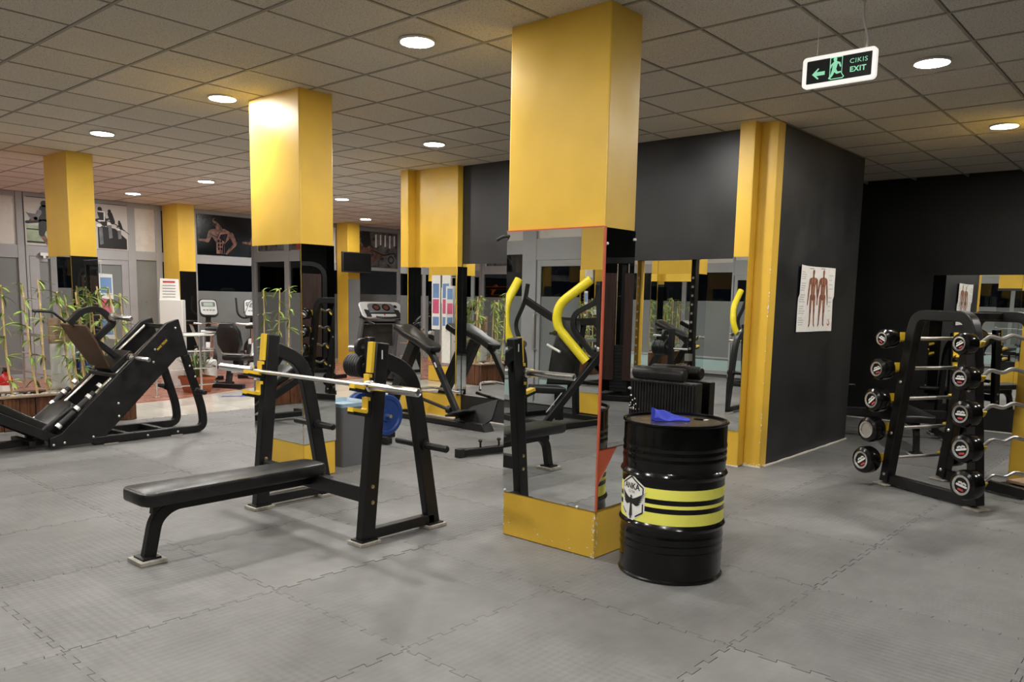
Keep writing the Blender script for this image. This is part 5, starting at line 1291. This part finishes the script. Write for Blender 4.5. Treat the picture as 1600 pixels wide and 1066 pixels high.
part('leg_label', MB(O).prism([(-.14, -.015), (.14, -.015), (.14, .015), (-.14, .015)], (.10, 5.835, .31), Vector((-.52, -.40, .83)), Vector((.6, -.7, .1)), .006), M_SILV, cpr)
part('base_frame', MB(O).sweep([(.30, 5.72, .04), (-.75, 5.60, .04)], .07, .06, (0, 0, 1)).sweep([(.05, 6.75, .04), (-.75, 6.60, .04)], .07, .06, (0, 0, 1)).sweep([(.22, 5.74, .04), (.0, 6.74, .04)], .07, .06, (0, 0, 1)).sweep([(-.7, 5.6, .04), (-.7, 6.62, .04)], .07, .06, (0, 0, 1)).sweep([(-.7, 6.1, .04), (-.62, 6.1, 1.26)], .07, .07, (1, 0, 0)).sweep([(-.42, 6.1, 1.26), (-.64, 6.1, 1.26)], .07, .07, (0, 0, 1)), M_BLK, cpr, bevel=.005)
part('foot_pad', MB(O).box((.22, 5.64, 0), (.38, 5.80, .022)), M_FOOT, cpr)
for y, d in ((5.50, -1), (6.66, 1)): part('weight_horn', MB(O).lathe([(.045, 0), (.045, .03), (.025, .035), (.025, .30), (0, .31)], (-.30, y, .95), (-.2, d, 0), 14), M_CHR, cpr)

cm = thing('cable_machine', 'tall black cable machine with brown panels, seen in the lit column mirror', 'cable machine', (9.25, -2.7, 0), math.radians(30))
part('arch_frame', MB().sweep(fillet([(-.55, 0, .03), (-.55, 0, 2.15), (.55, 0, 2.15), (.55, 0, .03)], .3), .10, .09, (0, 1, 0)).sweep(fillet([(-.55, -.9, .05), (-.55, .4, .05), (.55, .4, .05), (.55, -.9, .05)], .1), .09, .08, (0, 0, 1)), M_BLK, cm, bevel=.008)
for s in (-1, 1): part('shroud_panel', MB().box((s*.27-.20, .16, .30), (s*.27+.20, .19, 1.95)), mat_wood('brown_shroud', '24140f', '46291f', (6, 6, .5)), cm, bevel=.004)
part('centre_post', MB().sweep([(0, -.05, .05), (0, -.05, 2.15)], .08, .09, (0, 1, 0)), M_BLK, cm, bevel=.006)
wsx = MB()
for i in range(14): wsx.box((-.14, -.02, .12+.052*i), (.14, .13, .12+.052*i+.047))
part('stack_plate', wsx, M_RUBB, cm, split=True)
part('guide_rod', MB().cyl((-.09, .055, .1), (-.09, .055, 2.1), .011, 8).cyl((.09, .055, .1), (.09, .055, 2.1), .011, 8), M_CHR, cm, split=True)
part('cable', MB().tube([(0, -.42, 2.02), (0, -.42, 1.62)], .005, 6).sweep([(0, -.45, 2.12), (0, 0, 2.12)], .07, .07, (0, 0, 1)), M_BLK, cm)
part('lat_bar', MB().tube(fillet([(-.50, -.42, 1.50), (-.30, -.42, 1.60), (.30, -.42, 1.60), (.50, -.42, 1.50)], .1), .015, 8), M_CHR, cm)
part('seat_pad', MB().pad(rrect(.34, .34, .06), (0, -.55, .48), (1, 0, 0), (0, 1, 0), .08, .03), M_PAD, cm)
part('seat_post', MB().box((-.04, -.6, .05), (.04, -.5, .44)).sweep([(0, -.9, .05), (0, 0, .05)], .08, .07, (0, 0, 1)), M_BLK, cm)
part('thigh_roller', MB().cyl((-.26, -.30, .66), (.26, -.30, .66), .06, 14), M_PAD, cm)
part('label_plate', MB().box((-.40, .15, 1.85), (-.22, .158, 1.93)).box((.18, .15, .9), (.28, .158, 1.0)), M_WPL, cm, split=True)

cm2 = copy_tree(cm); cm2.location = (10.60, -1.75, 0); cm2.rotation_euler = (0, 0, math.radians(72)); cm2['label'] = 'tall black cable machine with brown panels, seen in the big column side mirror'

# ================================================================== LOW PLATFORM AT THE RIGHT EDGE
ys_ = thing('step_platform', 'low black-framed platform with a worn wooden plank at the right edge', 'platform', (7.74, .92, 0), math.radians(-28))
part('base_beam', MB().sweep([(-.26, -.16, .045), (.40, -.16, .045)], .09, .09, (0, 0, 1)).sweep([(-.26, .16, .045), (.34, .16, .045)], .09, .09, (0, 0, 1)), M_BLK, ys_, bevel=.006, split=True)
part('step_plank', MB().box((-.24, -.15, .092), (.30, .17, .118)), M_WOOD2, ys_, bevel=.004)

# ================================================================== OUTSIDE, BEYOND THE GLASS
og = thing('orange_railing', 'orange tubular street railing outside beyond the dark side window', 'railing', (-3.1, 16.0, -.1))
for z in (.90, 1.40, 1.72, 1.95): part('rail', MB().cyl((0, -1.2, z), (0, 1.6, z), .04, 10), M_ORANGE, og)
for y in (-1.15, .2, 1.55): part('post', MB().sweep(fillet([(0, y, 0), (0, y, 1.80), (-.25, y, 2.02)], .1), .09, .09, (0, 1, 0)), M_ORANGE, og)
sl = thing('added_lamp', 'added unseen lamp outside that lights the orange railing', 'added lamp', (-4.6, 15.2, -.1))  # lamp added outside to light the orange railing
part('pole', MB().tube(fillet([(0, 0, 0), (0, 0, 3.4), (.5, .3, 3.5)], .3), .05, 10), M_ALU, sl)
part('lamp_head', MB().ball((.55, .33, 3.44), .11, 14, 10, (1, 1, .6)), mat('added_lamp_glow', (1, 1, 1), .5, emit=(1, .85, .65), estr=260), sl)
